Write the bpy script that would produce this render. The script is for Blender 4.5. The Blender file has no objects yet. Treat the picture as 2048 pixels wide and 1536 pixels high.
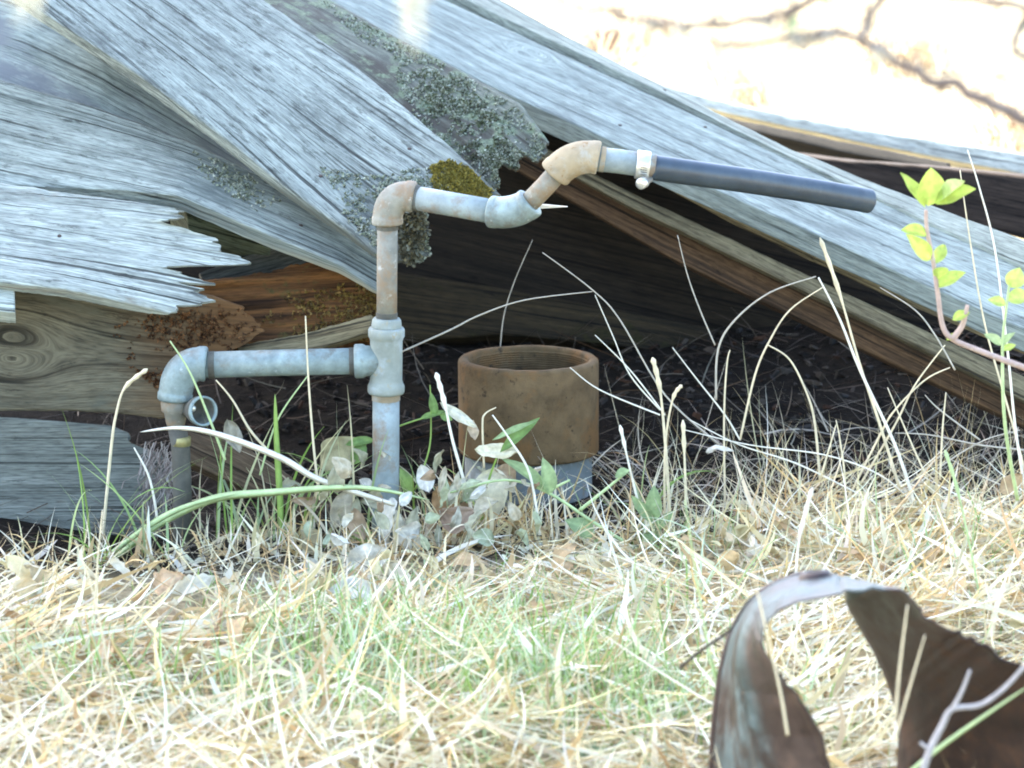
import bpy, math, random
import numpy as np
from mathutils import Vector, noise, Matrix

random.seed(7)
rng = np.random.default_rng(11)
scene = bpy.context.scene
COL = scene.collection
R = math.radians

# ------------------------------------------------------------------ camera
PITCH = R(11.5)
DIST = 6.0
TARGET = Vector((0, 0, 0.26))
FWD = Vector((0, math.cos(PITCH), -math.sin(PITCH)))
UP = Vector((0, math.sin(PITCH), math.cos(PITCH)))
CAM = TARGET - FWD * DIST
K = 0.82 / 6.0
cam_d = bpy.data.cameras.new('camera')
cam = bpy.data.objects.new('camera', cam_d)
COL.objects.link(cam)
cam.location = CAM
cam.rotation_euler = (math.pi / 2 - PITCH, 0, 0)
cam_d.sensor_width = 36
cam_d.lens = 18 / K
cam_d.clip_end = 1000
cam_d.dof.use_dof = True
cam_d.dof.focus_distance = 5.95
cam_d.dof.aperture_fstop = 6.8
scene.camera = cam

# ------------------------------------------------------------------ light
SUN_EL, SUN_ROT = R(46), R(-45)          # the sun stands behind and to the left
world = bpy.data.worlds.new('World')
scene.world = world
world.use_nodes = True
wn = world.node_tree
sky = wn.nodes.new('ShaderNodeTexSky')
sky.sky_type = 'NISHITA'
sky.sun_disc = False
sky.sun_elevation = SUN_EL
sky.sun_rotation = SUN_ROT
sky.air_density = 1.0
sky.dust_density = 2.2
sky.ozone_density = 0.8
bg = wn.nodes['Background']
bg.inputs[1].default_value = 0.14
wn.links.new(sky.outputs[0], bg.inputs[0])
sd = bpy.data.lights.new('sun', 'SUN')
sd.energy = 4.0
sd.angle = R(0.5)
sd.color = (1, 0.95, 0.86)
sun = bpy.data.objects.new('sun', sd)
COL.objects.link(sun)
TOSUN = Vector((math.sin(SUN_ROT) * math.cos(SUN_EL), math.cos(SUN_ROT) * math.cos(SUN_EL), math.sin(SUN_EL)))
sun.rotation_euler = TOSUN.to_track_quat('Z', 'Y').to_euler()
scene.view_settings.view_transform = 'Standard'
scene.view_settings.look = 'None'
scene.view_settings.gamma = 1
scene.view_settings.exposure = 3.05
scene.cycles.filter_width = 1.9
scene.cycles.max_bounces = 6
scene.cycles.diffuse_bounces = 3
scene.cycles.transmission_bounces = 3


# ------------------------------------------------------------------ helpers
def at(px, py, Y):
    d = FWD + Vector((1, 0, 0)) * ((px - 1024) / 1024 * K) - UP * ((py - 768) / 1024 * K)
    return CAM + d * ((Y - CAM.y) / d.y)


def mm(px, Y):                                   # metres of a pixel length at a depth
    return px * 0.0008 * (Y - CAM.y) / 5.88


def tag(o, label=None, cat=None, group=None, kind=None):
    if label: o['label'] = label
    if cat: o['category'] = cat
    if group: o['group'] = group
    if kind: o['kind'] = kind
    return o


def empty(name, loc):
    o = bpy.data.objects.new(name, None)
    o.location = loc
    o.empty_display_size = 0.05
    COL.objects.link(o)
    return o


def mesh_obj(name, verts, faces, mat, parent=None, smooth=True, uvs=None, cols=None):
    me = bpy.data.meshes.new(name)
    V = np.asarray(verts, dtype=np.float64)
    if parent is not None:
        q = parent
        while q is not None:
            V = V - np.array(q.location); q = q.parent
    me.from_pydata(V.tolist(), [], faces)
    if uvs is not None:
        ul = me.uv_layers.new(name='UVMap')
        li = np.empty(len(me.loops), dtype=np.int32)
        me.loops.foreach_get('vertex_index', li)
        ul.data.foreach_set('uv', np.asarray(uvs, dtype=np.float32)[li].ravel())
    if cols is not None:
        ca = me.color_attributes.new('Col', 'FLOAT_COLOR', 'POINT')
        c = np.asarray(cols, dtype=np.float32)
        if c.shape[1] == 3: c = np.hstack([c, np.ones((len(c), 1), np.float32)])
        ca.data.foreach_set('color', c.ravel())
    me.polygons.foreach_set('use_smooth', [smooth] * len(me.polygons))
    me.materials.append(mat)
    me.update()
    o = bpy.data.objects.new(name, me)
    COL.objects.link(o)
    if parent is not None: o.parent = parent
    return o


def own(o):
    """move a top-level mesh's origin to its lowest point's level (bounding-box base)"""
    me = o.data
    n = len(me.vertices)
    a = np.empty(n * 3); me.vertices.foreach_get('co', a); a = a.reshape(-1, 3)
    c = np.array([a[:, 0].mean(), a[:, 1].mean(), a[:, 2].min()])
    me.vertices.foreach_set('co', (a - c).ravel())
    o.location = c
    o['origin'] = c.tolist()
    me.update()
    return o


# ------------------------------------------------------------------ node material helpers
def new_mat(name):
    m = bpy.data.materials.new(name)
    m.use_nodes = True
    nt = m.node_tree
    return m, nt, nt.nodes['Principled BSDF']


def N(nt, kind, **kw):
    n = nt.nodes.new(kind)
    for k, v in kw.items(): setattr(n, k, v)
    return n


def noise_n(nt, vec, scale, detail=4, rough=0.55, dist=0.0):
    n = N(nt, 'ShaderNodeTexNoise')
    n.inputs['Scale'].default_value = scale
    n.inputs['Detail'].default_value = detail
    n.inputs['Roughness'].default_value = rough
    n.inputs['Distortion'].default_value = dist
    if vec is not None: nt.links.new(vec, n.inputs['Vector'])
    return n.outputs['Fac']


def ramp(nt, fac, stops):
    r = N(nt, 'ShaderNodeValToRGB')
    e = r.color_ramp.elements
    while len(e) < len(stops): e.new(0.5)
    for el, (p, c) in zip(e, stops):
        el.position = p
        el.color = (*c, 1) if len(c) == 3 else c
    nt.links.new(fac, r.inputs[0])
    return r.outputs[0]


def g(x): return (x, x, x)


def mix(nt, fac, a, b, mode='MIX'):
    m = N(nt, 'ShaderNodeMix', data_type='RGBA', blend_type=mode)
    for i, s in ((0, fac), (6, a), (7, b)):
        if isinstance(s, (int, float)): m.inputs[i].default_value = s
        elif isinstance(s, tuple): m.inputs[i].default_value = (*s, 1)
        else: nt.links.new(s, m.inputs[i])
    return m.outputs[2]


def mapping(nt, vec, scale, loc=(0, 0, 0)):
    m = N(nt, 'ShaderNodeMapping')
    m.inputs['Scale'].default_value = scale
    m.inputs['Location'].default_value = loc
    nt.links.new(vec, m.inputs['Vector'])
    return m.outputs[0]


def bump(nt, bsdf, h, strength, dist):
    b = N(nt, 'ShaderNodeBump')
    b.inputs['Strength'].default_value = strength
    b.inputs['Distance'].default_value = dist
    nt.links.new(h, b.inputs['Height'])
    nt.links.new(b.outputs[0], bsdf.inputs['Normal'])


def wood(name, light, mid, dark, stain=None, stain_lo=0.6, moss=None, moss_lo=0.62, seed=0.0, crack=0.75, fine=150, end=None, end_u=None, k=0.58, mold=0.42):
    """weathered wood, UV in metres along and across the board"""
    m, nt, b = new_mat(name)
    light, mid, dark, stain, moss, end = [tuple(c * k * w_ for c, w_ in zip(q, (0.97, 1.02, 0.89))) if q else None for q in (light, mid, dark, stain, moss, end)]
    uv = N(nt, 'ShaderNodeUVMap').outputs[0]
    w = noise_n(nt, mapping(nt, uv, (1.6, 5, 1), (seed, seed * 2, 0)), 1.0, 2)
    wsub = N(nt, 'ShaderNodeMath', operation='MULTIPLY_ADD')
    nt.links.new(w, wsub.inputs[0]); wsub.inputs[1].default_value = 0.010; wsub.inputs[2].default_value = -0.005
    comb = N(nt, 'ShaderNodeCombineXYZ'); nt.links.new(wsub.outputs[0], comb.inputs[1])
    add = N(nt, 'ShaderNodeVectorMath', operation='ADD')
    nt.links.new(uv, add.inputs[0]); nt.links.new(comb.outputs[0], add.inputs[1])
    v = add.outputs[0]
    n1 = noise_n(nt, mapping(nt, v, (3.2, fine * 1.9, 1), (seed, seed, seed)), 1.0, 3, 0.6)
    n2 = noise_n(nt, mapping(nt, v, (1.4, fine / 2.2, 1), (seed * 3, seed, 0)), 1.0, 3, 0.65)
    n3 = noise_n(nt, mapping(nt, v, (7, 40, 1), (seed, 4, seed)), 1.0, 4, 0.68)
    avg = mix(nt, 0.5, n1, n2)
    col = ramp(nt, avg, [(0.36, dark), (0.45, mid), (0.6, light)])
    blot = ramp(nt, n3, [(0.3, g(0.66)), (0.62, g(1.12))])
    col = mix(nt, 1.0, col, blot, 'MULTIPLY')
    cr = noise_n(nt, mapping(nt, v, (1.5, fine * 0.75, 1), (seed + 9, 3, 0)), 1.0, 2, 0.5)
    fl = noise_n(nt, mapping(nt, v, (34, 420, 1), (seed, 1, 2)), 1.0, 2, 0.6)
    col = mix(nt, 0.75, col, ramp(nt, fl, [(0.34, g(0.5)), (0.5, g(1.0)), (0.66, g(1.3))]), 'MULTIPLY')
    mld = noise_n(nt, mapping(nt, v, (16, 60, 1), (seed + 2, 6, 1)), 1.0, 5, 0.75)
    col = mix(nt, 0.8, col, ramp(nt, mld, [(mold - 0.11, g(0.22)), (mold, g(1))]), 'MULTIPLY')
    crm = ramp(nt, cr, [(0.345, g(0.06)), (0.395, g(1))])
    col = mix(nt, crack, col, crm, 'MULTIPLY')
    if stain:
        s = noise_n(nt, mapping(nt, v, (4, 9, 1), (seed + 5, 8, 0)), 1.0, 6, 0.65)
        sm = ramp(nt, s, [(stain_lo - 0.06, g(0)), (stain_lo + 0.07, g(1))])
        col = mix(nt, sm, col, stain)
    if moss:
        s = noise_n(nt, mapping(nt, uv, (14, 16, 1), (seed + 15, 8, 0)), 1.0, 7, 0.7)
        sm = ramp(nt, s, [(moss_lo - 0.03, g(0)), (moss_lo + 0.04, g(1))])
        mc = noise_n(nt, mapping(nt, uv, (160, 160, 1)), 1.0, 3)
        mcol = ramp(nt, mc, [(0.35, tuple(c * 0.45 for c in moss)), (0.65, moss)])
        col = mix(nt, sm, col, mcol)
    if end:
        sep = N(nt, 'ShaderNodeSeparateXYZ'); nt.links.new(v, sep.inputs[0])
        nn = noise_n(nt, mapping(nt, v, (6, 40, 1)), 1.0, 5, 0.7)
        ma = N(nt, 'ShaderNodeMath', operation='MULTIPLY_ADD')
        nt.links.new(nn, ma.inputs[0]); ma.inputs[1].default_value = 0.16; nt.links.new(sep.outputs[0], ma.inputs[2])
        sb = N(nt, 'ShaderNodeMath', operation='SUBTRACT'); nt.links.new(ma.outputs[0], sb.inputs[0]); sb.inputs[1].default_value = end_u
        sc = N(nt, 'ShaderNodeMath', operation='MULTIPLY'); nt.links.new(sb.outputs[0], sc.inputs[0]); sc.inputs[1].default_value = 5.5
        sc.use_clamp = True
        ec = mix(nt, 1.0, end, ramp(nt, avg, [(0.3, g(0.35)), (0.62, g(1.15))]), 'MULTIPLY')
        col = mix(nt, sc.outputs[0], col, ec)
    nt.links.new(col, b.inputs['Base Color'])
    b.inputs['Roughness'].default_value = 0.85
    b.inputs['Specular IOR Level'].default_value = 0.2
    h = mix(nt, 0.5, avg, crm, 'MULTIPLY')
    bump(nt, b, h, 0.7, 0.0025)
    return m


def speckle(name, base, var, spots=None, spot_lo=0.62, scale=20, rough=0.6, metal=0.0, bstr=0.3, bdist=0.001, stretch=(1, 1, 1), spots2=None, spot2_lo=0.6, spec=0.4):
    m, nt, b = new_mat(name)
    tc = N(nt, 'ShaderNodeTexCoord').outputs['Object']
    v = mapping(nt, tc, stretch)
    n = noise_n(nt, v, scale, 6, 0.65)
    col = ramp(nt, n, [(0.32, tuple(c * (1 - var) for c in base)), (0.68, tuple(min(1, c * (1 + var)) for c in base))])
    if spots:
        s = noise_n(nt, mapping(nt, v, (1, 1, 1), (3.3, 1.7, 5.1)), scale * 0.55, 7, 0.7)
        col = mix(nt, ramp(nt, s, [(spot_lo - 0.05, g(0)), (spot_lo + 0.06, g(1))]), col, spots)
    if spots2:
        s = noise_n(nt, mapping(nt, v, (1, 1, 1), (7.3, 9.7, 2.1)), scale * 2.2, 6, 0.7)
        col = mix(nt, ramp(nt, s, [(spot2_lo - 0.03, g(0)), (spot2_lo + 0.05, g(1))]), col, spots2)
    nt.links.new(col, b.inputs['Base Color'])
    b.inputs['Roughness'].default_value = rough
    b.inputs['Metallic'].default_value = metal
    b.inputs['Specular IOR Level'].default_value = spec
    f = noise_n(nt, v, scale * 7, 5, 0.7)
    bump(nt, b, f, bstr, bdist)
    return m


def leafy(name, trans=0.35, rough=0.6, vary=True):
    """thin plant matter: colour from the per-blade attribute, some light comes through"""
    m, nt, b = new_mat(name)
    a = N(nt, 'ShaderNodeAttribute', attribute_name='Col')
    col = a.outputs['Color']
    if vary:
        tc = N(nt, 'ShaderNodeTexCoord').outputs['Object']
        n = noise_n(nt, tc, 90, 4, 0.6)
        col = mix(nt, 1.0, col, ramp(nt, n, [(0.3, g(0.72)), (0.7, g(1.15))]), 'MULTIPLY')
    nt.links.new(col, b.inputs['Base Color'])
    b.inputs['Roughness'].default_value = rough
    b.inputs['Specular IOR Level'].default_value = 0.25
    t = N(nt, 'ShaderNodeBsdfTranslucent')
    nt.links.new(col, t.inputs['Color'])
    ms = N(nt, 'ShaderNodeMixShader'); ms.inputs[0].default_value = trans
    nt.links.new(b.outputs[0], ms.inputs[1]); nt.links.new(t.outputs[0], ms.inputs[2])
    nt.links.new(ms.outputs[0], nt.nodes['Material Output'].inputs[0])
    return m


# ------------------------------------------------------------------ the ground
def sst(a, b, x):
    t = np.clip((x - a) / (b - a), 0, 1)
    return t * t * (3 - 2 * t)


def ghei(x, y):
    x = np.asarray(x, float); y = np.asarray(y, float)
    h = 0.15 * sst(0.2, 1.0, y) * (1 - 0.7 * sst(1.7, 3.0, y))
    h = h + 0.022 * np.maximum(y - 3.0, 0) * np.exp(-np.maximum(y - 3, 0) / 60)
    near = np.exp(-((x / 6) ** 2 + (y / 6) ** 2))
    h = h + near * (0.014 * np.sin(5.1 * x + 1.3) * np.sin(4.3 * y + 0.4) + 0.008 * np.sin(11 * x + 2 * y) * np.sin(9 * y - 3 * x))
    h = h + 0.05 * (1 - near) * np.sin(0.9 * x + 0.5) * np.sin(0.8 * y)
    h = h + 0.03 * sst(-0.5, -1.0, x) * (1 - sst(0.2, 0.5, y))
    return h


def gz(x, y): return float(ghei(x, y))


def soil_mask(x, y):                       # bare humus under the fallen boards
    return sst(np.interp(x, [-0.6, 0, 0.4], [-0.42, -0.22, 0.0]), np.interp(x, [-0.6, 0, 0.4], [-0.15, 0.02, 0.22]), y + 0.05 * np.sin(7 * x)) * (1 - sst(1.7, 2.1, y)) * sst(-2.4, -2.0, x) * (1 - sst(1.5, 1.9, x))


def make_ground():
    s = np.linspace(-1, 1, 191)
    ax = np.sinh(s * 6.2) / np.sinh(6.2) * 260
    X, Y = np.meshgrid(ax, ax)
    Z = ghei(X, Y)
    n = len(ax)
    V = np.stack([X.ravel(), Y.ravel(), Z.ravel()], 1)
    idx = np.arange(n * n).reshape(n, n)
    F = np.stack([idx[:-1, :-1].ravel(), idx[:-1, 1:].ravel(), idx[1:, 1:].ravel(), idx[1:, :-1].ravel()], 1)
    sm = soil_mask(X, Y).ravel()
    m, nt, b = new_mat('ground_soil_and_straw')
    tc = N(nt, 'ShaderNodeTexCoord').outputs['Object']
    n1 = noise_n(nt, tc, 26, 8, 0.7)
    n2 = noise_n(nt, tc, 3, 5, 0.6)
    straw = ramp(nt, n1, [(0.3, (0.10, 0.075, 0.045)), (0.5, (0.38, 0.32, 0.2)), (0.7, (0.62, 0.55, 0.4))])
    straw = mix(nt, ramp(nt, n2, [(0.4, g(0)), (0.7, g(0.5))]), straw, (0.5, 0.4, 0.22))
    humus = ramp(nt, n1, [(0.3, (0.004, 0.003, 0.002)), (0.55, (0.012, 0.009, 0.006)), (0.75, (0.035, 0.026, 0.016))])  # dark soil, lowered further to carry the shade of the hollow
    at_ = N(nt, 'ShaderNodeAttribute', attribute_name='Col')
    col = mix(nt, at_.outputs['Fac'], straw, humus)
    nt.links.new(col, b.inputs['Base Color'])
    b.inputs['Roughness'].default_value = 0.95
    b.inputs['Specular IOR Level'].default_value = 0.1
    bump(nt, b, n1, 1.0, 0.02)
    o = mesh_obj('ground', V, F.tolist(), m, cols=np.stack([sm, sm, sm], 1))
    tag(o, kind='structure')
    return o


make_ground()


# ------------------------------------------------------------------ boards
def poly_at(P, t):
    P = np.asarray(P, float)
    d = np.r_[0, np.cumsum(np.hypot(*(P[1:] - P[:-1]).T))]
    d /= d[-1]
    return np.stack([np.interp(t, d, P[:, 0]), np.interp(t, d, P[:, 1])], 1)


BOARDS = {}


def board(key, label, top, bot, ys, mat, th=0.03, nu=110, nv=36, end0=None, end1=None, rag0=0.0, rag1=0.0,
          rage=1.5, cup=0.0, relief=0.0009, knot=None, edge_round=0.0018, seed=1.0, name='weathered_board', cat='board', group='fallen boards', sag=0.0, parent=None, smooth=3, grain=0.0):
    """top / bot: the long edges as seen in the photo (pixels), ys: depths of top-left, top-right, bottom-left, bottom-right.
    end0 / end1: (v, pixels past the straight end) ; rag: size of the splinters"""
    U = np.linspace(0, 1, nu)
    # more columns at ragged ends
    if rag1 or end1: U = 1 - (1 - U) ** 1.6
    Vv = np.linspace(0, 1, nv)
    T = poly_at(top, U); B = poly_at(bot, U)
    for A in (T, B):
        for _ in range(smooth): A[1:-1] = 0.5 * A[1:-1] + 0.25 * (A[:-2] + A[2:])
    # wavering worn edges
    for i, u in enumerate(U):
        T[i] += rage * np.array([0, noise.noise((u * 14, seed, 1.1)) + 0.6 * noise.noise((u * 45, seed, 2.2))])
        B[i] += rage * np.array([0, noise.noise((u * 14, seed, 5.1)) + 0.6 * noise.noise((u * 45, seed, 7.2))])
    thin = np.ones(nu)
    P = T[:, None, :] * (1 - Vv)[None, :, None] + B[:, None, :] * Vv[None, :, None]
    for endp, rag, sgn in ((end0, rag0, -1), (end1, rag1, 1)):
        if not endp and not rag: continue
        k = -1 if sgn > 0 else 0
        j = -8 if sgn > 0 else 7
        axis = P[k].mean(0) - P[j].mean(0); axis /= np.linalg.norm(axis)
        off = np.zeros(nv)
        if endp: off = np.interp(Vv, [e[0] for e in endp], [e[1] for e in endp])
        for q, vq in enumerate(Vv):
            off[q] += rag * (noise.noise((vq * 9, seed * 3, 0.7)) + 0.8 * noise.noise((vq * 26, seed, 3.7)) + 0.5 * noise.noise((vq * 60, seed, 8)))
        w = (U if sgn > 0 else 1 - U) ** 7
        thin *= 1 - 0.8 * w
        P += w[:, None, None] * off[None, :, None] * axis[None, None, :]
    D = (ys[0] * (1 - U) + ys[1] * U)[:, None] * (1 - Vv)[None] + (ys[2] * (1 - U) + ys[3] * U)[:, None] * Vv[None]
    D = D + sag * (np.sin(np.pi * U))[:, None]
    # unproject
    dx = (P[..., 0] - 1024) / 1024 * K; dy = -(P[..., 1] - 768) / 1024 * K
    ray = np.array(FWD)[None, None] + dx[..., None] * np.array((1, 0, 0)) + dy[..., None] * np.array(UP)
    t = (D - CAM.y) / ray[..., 1]
    W = np.array(CAM)[None, None] + ray * t[..., None]
    # metric uv
    du = np.r_[0, np.cumsum(np.linalg.norm(W[1:, nv // 2] - W[:-1, nv // 2], axis=1))]
    wid = np.linalg.norm(W[:, -1] - W[:, 0], axis=1).mean()
    # normals of the sheet
    gu = np.gradient(W, axis=0); gv = np.gradient(W, axis=1)
    nrm = np.cross(gu, gv); nrm /= np.linalg.norm(nrm, axis=2)[..., None] + 1e-12
    tocam = np.array(CAM)[None, None] - W
    flip = np.sign((nrm * tocam).sum(2).mean()); nrm *= flip
    nrm_m = nrm.mean((0, 1)); nrm_m /= np.linalg.norm(nrm_m)
    ax = W[-1].mean(0) - W[0].mean(0); ax -= nrm_m * ax.dot(nrm_m); ax /= np.linalg.norm(ax)
    ay = np.cross(nrm_m, ax)
    if (W[:, -1] - W[:, 0]).mean(0).dot(ay) < 0: ay = -ay
    UU = W @ ax; UU = UU - UU[0].mean()
    VVt = W @ ay; VVt = VVt - VVt.min()
    if grain: VVt = VVt + grain * UU
    if knot:
        for (ku, kv, ka) in knot:
            rx = (UU - ku) * 0.62; ry = VVt - kv
            r2 = rx ** 2 + ry ** 2
            VVt = kv + ry * (1 - ka * ka / (r2 + ka * ka * 0.25))
    disp = np.zeros((nu, nv))
    for i in range(nu):
        for q in range(nv):
            disp[i, q] = noise.noise((UU[i, q] * 2.5 + seed, VVt[i, q] * 95, seed)) * relief \
                + noise.noise((UU[i, q] * 4 + seed, VVt[i, q] * 12, seed + 5)) * relief * 1.3
    ed = np.minimum(Vv, 1 - Vv) * wid
    disp -= (edge_round * np.exp(-(ed / 0.004) ** 2))[None]
    disp += cup * ((2 * Vv - 1) ** 2)[None] - cup * 0.5
    Fp = W + disp[..., None] * nrm_m
    Bp = W - nrm_m * th * thin[:, None, None]
    idx = np.arange(nu * nv).reshape(nu, nv)
    nb = nu * nv
    faces = []
    a = idx
    q4 = np.stack([a[:-1, :-1].ravel(), a[:-1, 1:].ravel(), a[1:, 1:].ravel(), a[1:, :-1].ravel()], 1)
    # back is coarse in effect, same grid for watertight sides
    fr = q4; bk = q4[:, ::-1] + nb
    if flip < 0: pass
    sides = []
    for e, rev in ((a[:, 0], 0), (a[:, -1], 1), (a[0, :], 1), (a[-1, :], 0)):
        e0, e1 = e[:-1], e[1:]
        s = np.stack([e0, e1, e1 + nb, e0 + nb], 1)
        sides.append(s[:, ::-1] if rev else s)
    allf = np.vstack([fr, bk] + sides)
    # orient outward using the first front face
    p0, p1, p2 = Fp.reshape(-1, 3)[fr[0][:3]]
    if np.dot(np.cross(p1 - p0, p2 - p0), nrm_m) < 0: allf = allf[:, ::-1]
    V = np.vstack([Fp.reshape(-1, 3), Bp.reshape(-1, 3)])
    uv = np.vstack([np.stack([UU.ravel(), VVt.ravel()], 1), np.stack([UU.ravel() + 0.31, VVt.ravel() + th], 1)])
    o = mesh_obj(name, V, allf.tolist(), mat, uvs=uv, parent=parent)
    me = o.data
    # flat edges between face and sides
    nf = len(fr)
    sm = [True] * len(me.polygons)
    for i in range(2 * nf, len(me.polygons)): sm[i] = False
    me.polygons.foreach_set('use_smooth', sm)
    if parent is None:
        own(o)
        tag(o, label, cat, group)
    BOARDS[key] = dict(P=P, W=Fp, n=nrm_m, o=o)
    return o


GREY = dict(light=(0.50, 0.53, 0.53), mid=(0.34, 0.37, 0.37), dark=(0.13, 0.145, 0.15))
PALE = dict(light=(0.66, 0.68, 0.67), mid=(0.45, 0.47, 0.47), dark=(0.15, 0.16, 0.165))
DUSK = dict(light=(0.36, 0.355, 0.335), mid=(0.25, 0.25, 0.235), dark=(0.085, 0.083, 0.075))
TAN = dict(light=(0.38, 0.30, 0.19), mid=(0.25, 0.19, 0.115), dark=(0.09, 0.062, 0.038))
HOLLOW_SHADE = dict(light=(0.05, 0.035, 0.024), mid=(0.028, 0.02, 0.014), dark=(0.01, 0.008, 0.006))  # near-black tones that put deep shade into the colour
MOSS = (0.16, 0.19, 0.12)

board('fl1', 'dark grey siding board sunk in the grass, with a frayed right end',
      [(-120, 828), (0, 834), (230, 850), (335, 872)], [(-120, 1150), (0, 1140), (180, 1130), (300, 1110), (330, 1100)],
      (0.13, 0.10, 0.06, 0.05), wood('wood_lower_siding', **DUSK, k=0.5, seed=2.1, stain=(0.2, 0.13, 0.08), stain_lo=0.66, moss=(0.1, 0.12, 0.07), moss_lo=0.7, end=(0.2, 0.12, 0.07), end_u=0.46),
      rag1=14, end1=[(0, -75), (0.08, -60), (0.13, -20), (0.3, 10), (0.6, 0), (1, -30)], seed=2)
board('fl2', 'brown siding board with a big swirling knot at the left and a rotten orange end',
      [(-120, 500), (0, 520), (200, 545), (420, 590), (490, 612)], [(-120, 824), (0, 822), (150, 822), (260, 828), (345, 836), (420, 800)],
      (0.15, 0.13, 0.13, 0.10), wood('wood_knot_siding', k=0.42, light=(0.35, 0.295, 0.22), mid=(0.24, 0.2, 0.15), dark=(0.09, 0.072, 0.052), seed=3.7, stain=(0.24, 0.235, 0.2), stain_lo=0.6, fine=115,
                                      end=(0.33, 0.16, 0.07), end_u=0.36),
      rag1=9, end1=[(0, -5), (0.3, 60), (0.45, 20), (0.55, -50), (0.7, -75), (1, -70)], knot=[(0.12, 0.15, 0.05)], seed=3, nv=48)
board('fl2b', 'dark rotten mossy beam end behind the upright pipe, crumbling to orange',
      [(380, 560), (500, 545), (640, 520), (770, 540)], [(400, 690), (520, 700), (640, 690), (775, 676)],
      (0.2, 0.22, 0.14, 0.16), wood('wood_rotten_beam', k=0.5, light=(0.36, 0.15, 0.05), mid=(0.17, 0.072, 0.028), dark=(0.03, 0.018, 0.01), seed=6.3, fine=70, moss=(0.2, 0.15, 0.05), moss_lo=0.6, crack=0.8),
      th=0.09, relief=0.009, rage=6, seed=9, rag1=6, name='rotten_beam', cat='beam')
board('fl2c', 'thin pale strip of broken wood under the rotten beam beside the tee',
      [(470, 690), (600, 668), (742, 628)], [(480, 705), (620, 700), (742, 662)], (0.14, 0.1, 0.12, 0.08),
      wood('wood_strip', **TAN, seed=1.3), th=0.014, nv=14, seed=4, name='wood_strip', cat='wood strip')
board('fl3', 'silvery splintered board at the left with a jagged torn right end',
      [(-120, 345), (0, 364), (120, 384), (240, 398), (360, 416)], [(-120, 548), (0, 562), (130, 578), (260, 606), (385, 630)],
      (0.27, 0.17, 0.03, 0.02), wood('wood_silver_torn', mold=0.44, **PALE, k=0.57, seed=5.2, crack=0.85, stain=(0.26, 0.16, 0.09), stain_lo=0.69),
      rag1=36, end1=[(0, -20), (0.1, 0), (0.13, -30), (0.25, 45), (0.4, 105), (0.46, 122), (0.49, 90), (0.53, 10), (0.58, -50), (0.64, 20), (0.68, 60), (0.71, -20), (0.78, 10), (0.86, 55), (0.9, 20), (1, -50)], seed=5, nv=90, nu=140, th=0.02, relief=0.0022)
board('fl3b', 'small cut board end poking in at the far left edge',
      [(-140, 540), (-60, 548), (28, 558)], [(-140, 610), (-60, 616), (30, 624)], (0.06, 0.06, 0.01, 0.01),
      wood('wood_cut_end', **PALE, k=0.7, seed=8.8), nv=16, nu=40, seed=6)
board('fl4', 'long grey board running down behind the upright pipe, lying under the widest board',
      [(-160, 110), (0, 158), (200, 215), (400, 290), (600, 390), (775, 500)], [(-160, 345), (0, 366), (120, 374), (239, 379), (359, 390), (513, 458), (684, 530), (772, 592)],
      (0.56, 0.2, 0.36, 0.075), wood('wood_long_grey', mold=0.45, **GREY, seed=7.4, stain=(0.17, 0.19, 0.2), stain_lo=0.62, moss=(0.36, 0.42, 0.33), moss_lo=0.68, end=(0.42, 0.37, 0.29), end_u=0.98),
      rag1=8, seed=7, nv=52, th=0.028)
board('fl4a', 'bluish grey board at the top left corner, half covered by the widest board',
      [(-160, -60), (60, -30), (200, 60), (420, 260), (560, 380)], [(-160, 150), (0, 178), (180, 222), (380, 305), (560, 400)],
      (0.88, 0.42, 0.62, 0.34), wood('wood_blue_corner', k=0.72, light=(0.42, 0.46, 0.47), mid=(0.29, 0.33, 0.34), dark=(0.12, 0.14, 0.15), seed=9.1, stain=(0.2, 0.21, 0.25), stain_lo=0.55),
      seed=8, nv=40)
board('fl5', 'widest weathered board sloping down to the upright pipe, with yellow moss at its broken end',
      [(420, -72), (530, 2), (700, 122), (897, 290), (1000, 388)], [(-20, -52), (68, 14), (273, 147), (444, 273), (564, 369), (684, 455), (776, 528)],
      (0.80, 0.17, 0.50, 0.045), wood('wood_widest', mold=0.48, light=(0.5, 0.53, 0.52), mid=(0.36, 0.385, 0.385), dark=(0.13, 0.14, 0.14), seed=11.5, stain=(0.10, 0.105, 0.11), stain_lo=0.6, end=(0.17, 0.175, 0.16), end_u=0.8),
      rag1=12, end1=[(0, 0), (0.2, -4), (0.38, -70), (0.55, -40), (0.7, 20), (0.82, 40), (0.9, 5), (1, -6)], seed=10, nv=64, nu=130, th=0.02, cup=0.003)
board('fl6', 'mossy lichen-crusted board with a dark rotten end, beside the widest board',
      [(600, -40), (660, -2), (780, 66), (920, 138), (1042, 205), (1092, 275)], [(330, -40), (470, 10), (660, 120), (800, 225), (880, 310), (975, 400)],
      (1.04, 0.34, 0.9, 0.25), wood('wood_mossy', light=(0.27, 0.285, 0.26), mid=(0.15, 0.16, 0.145), dark=(0.06, 0.06, 0.055), seed=13.2, stain=(0.09, 0.08, 0.075), stain_lo=0.52, moss=(0.3, 0.36, 0.26), moss_lo=0.55, end=(0.12, 0.095, 0.07), end_u=0.98),
      rag1=14, end1=[(0, 10), (0.2, 24), (0.35, -16), (0.5, 10), (0.62, -40), (0.8, 0), (1, 0)], seed=12, nv=50, th=0.03)
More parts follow.
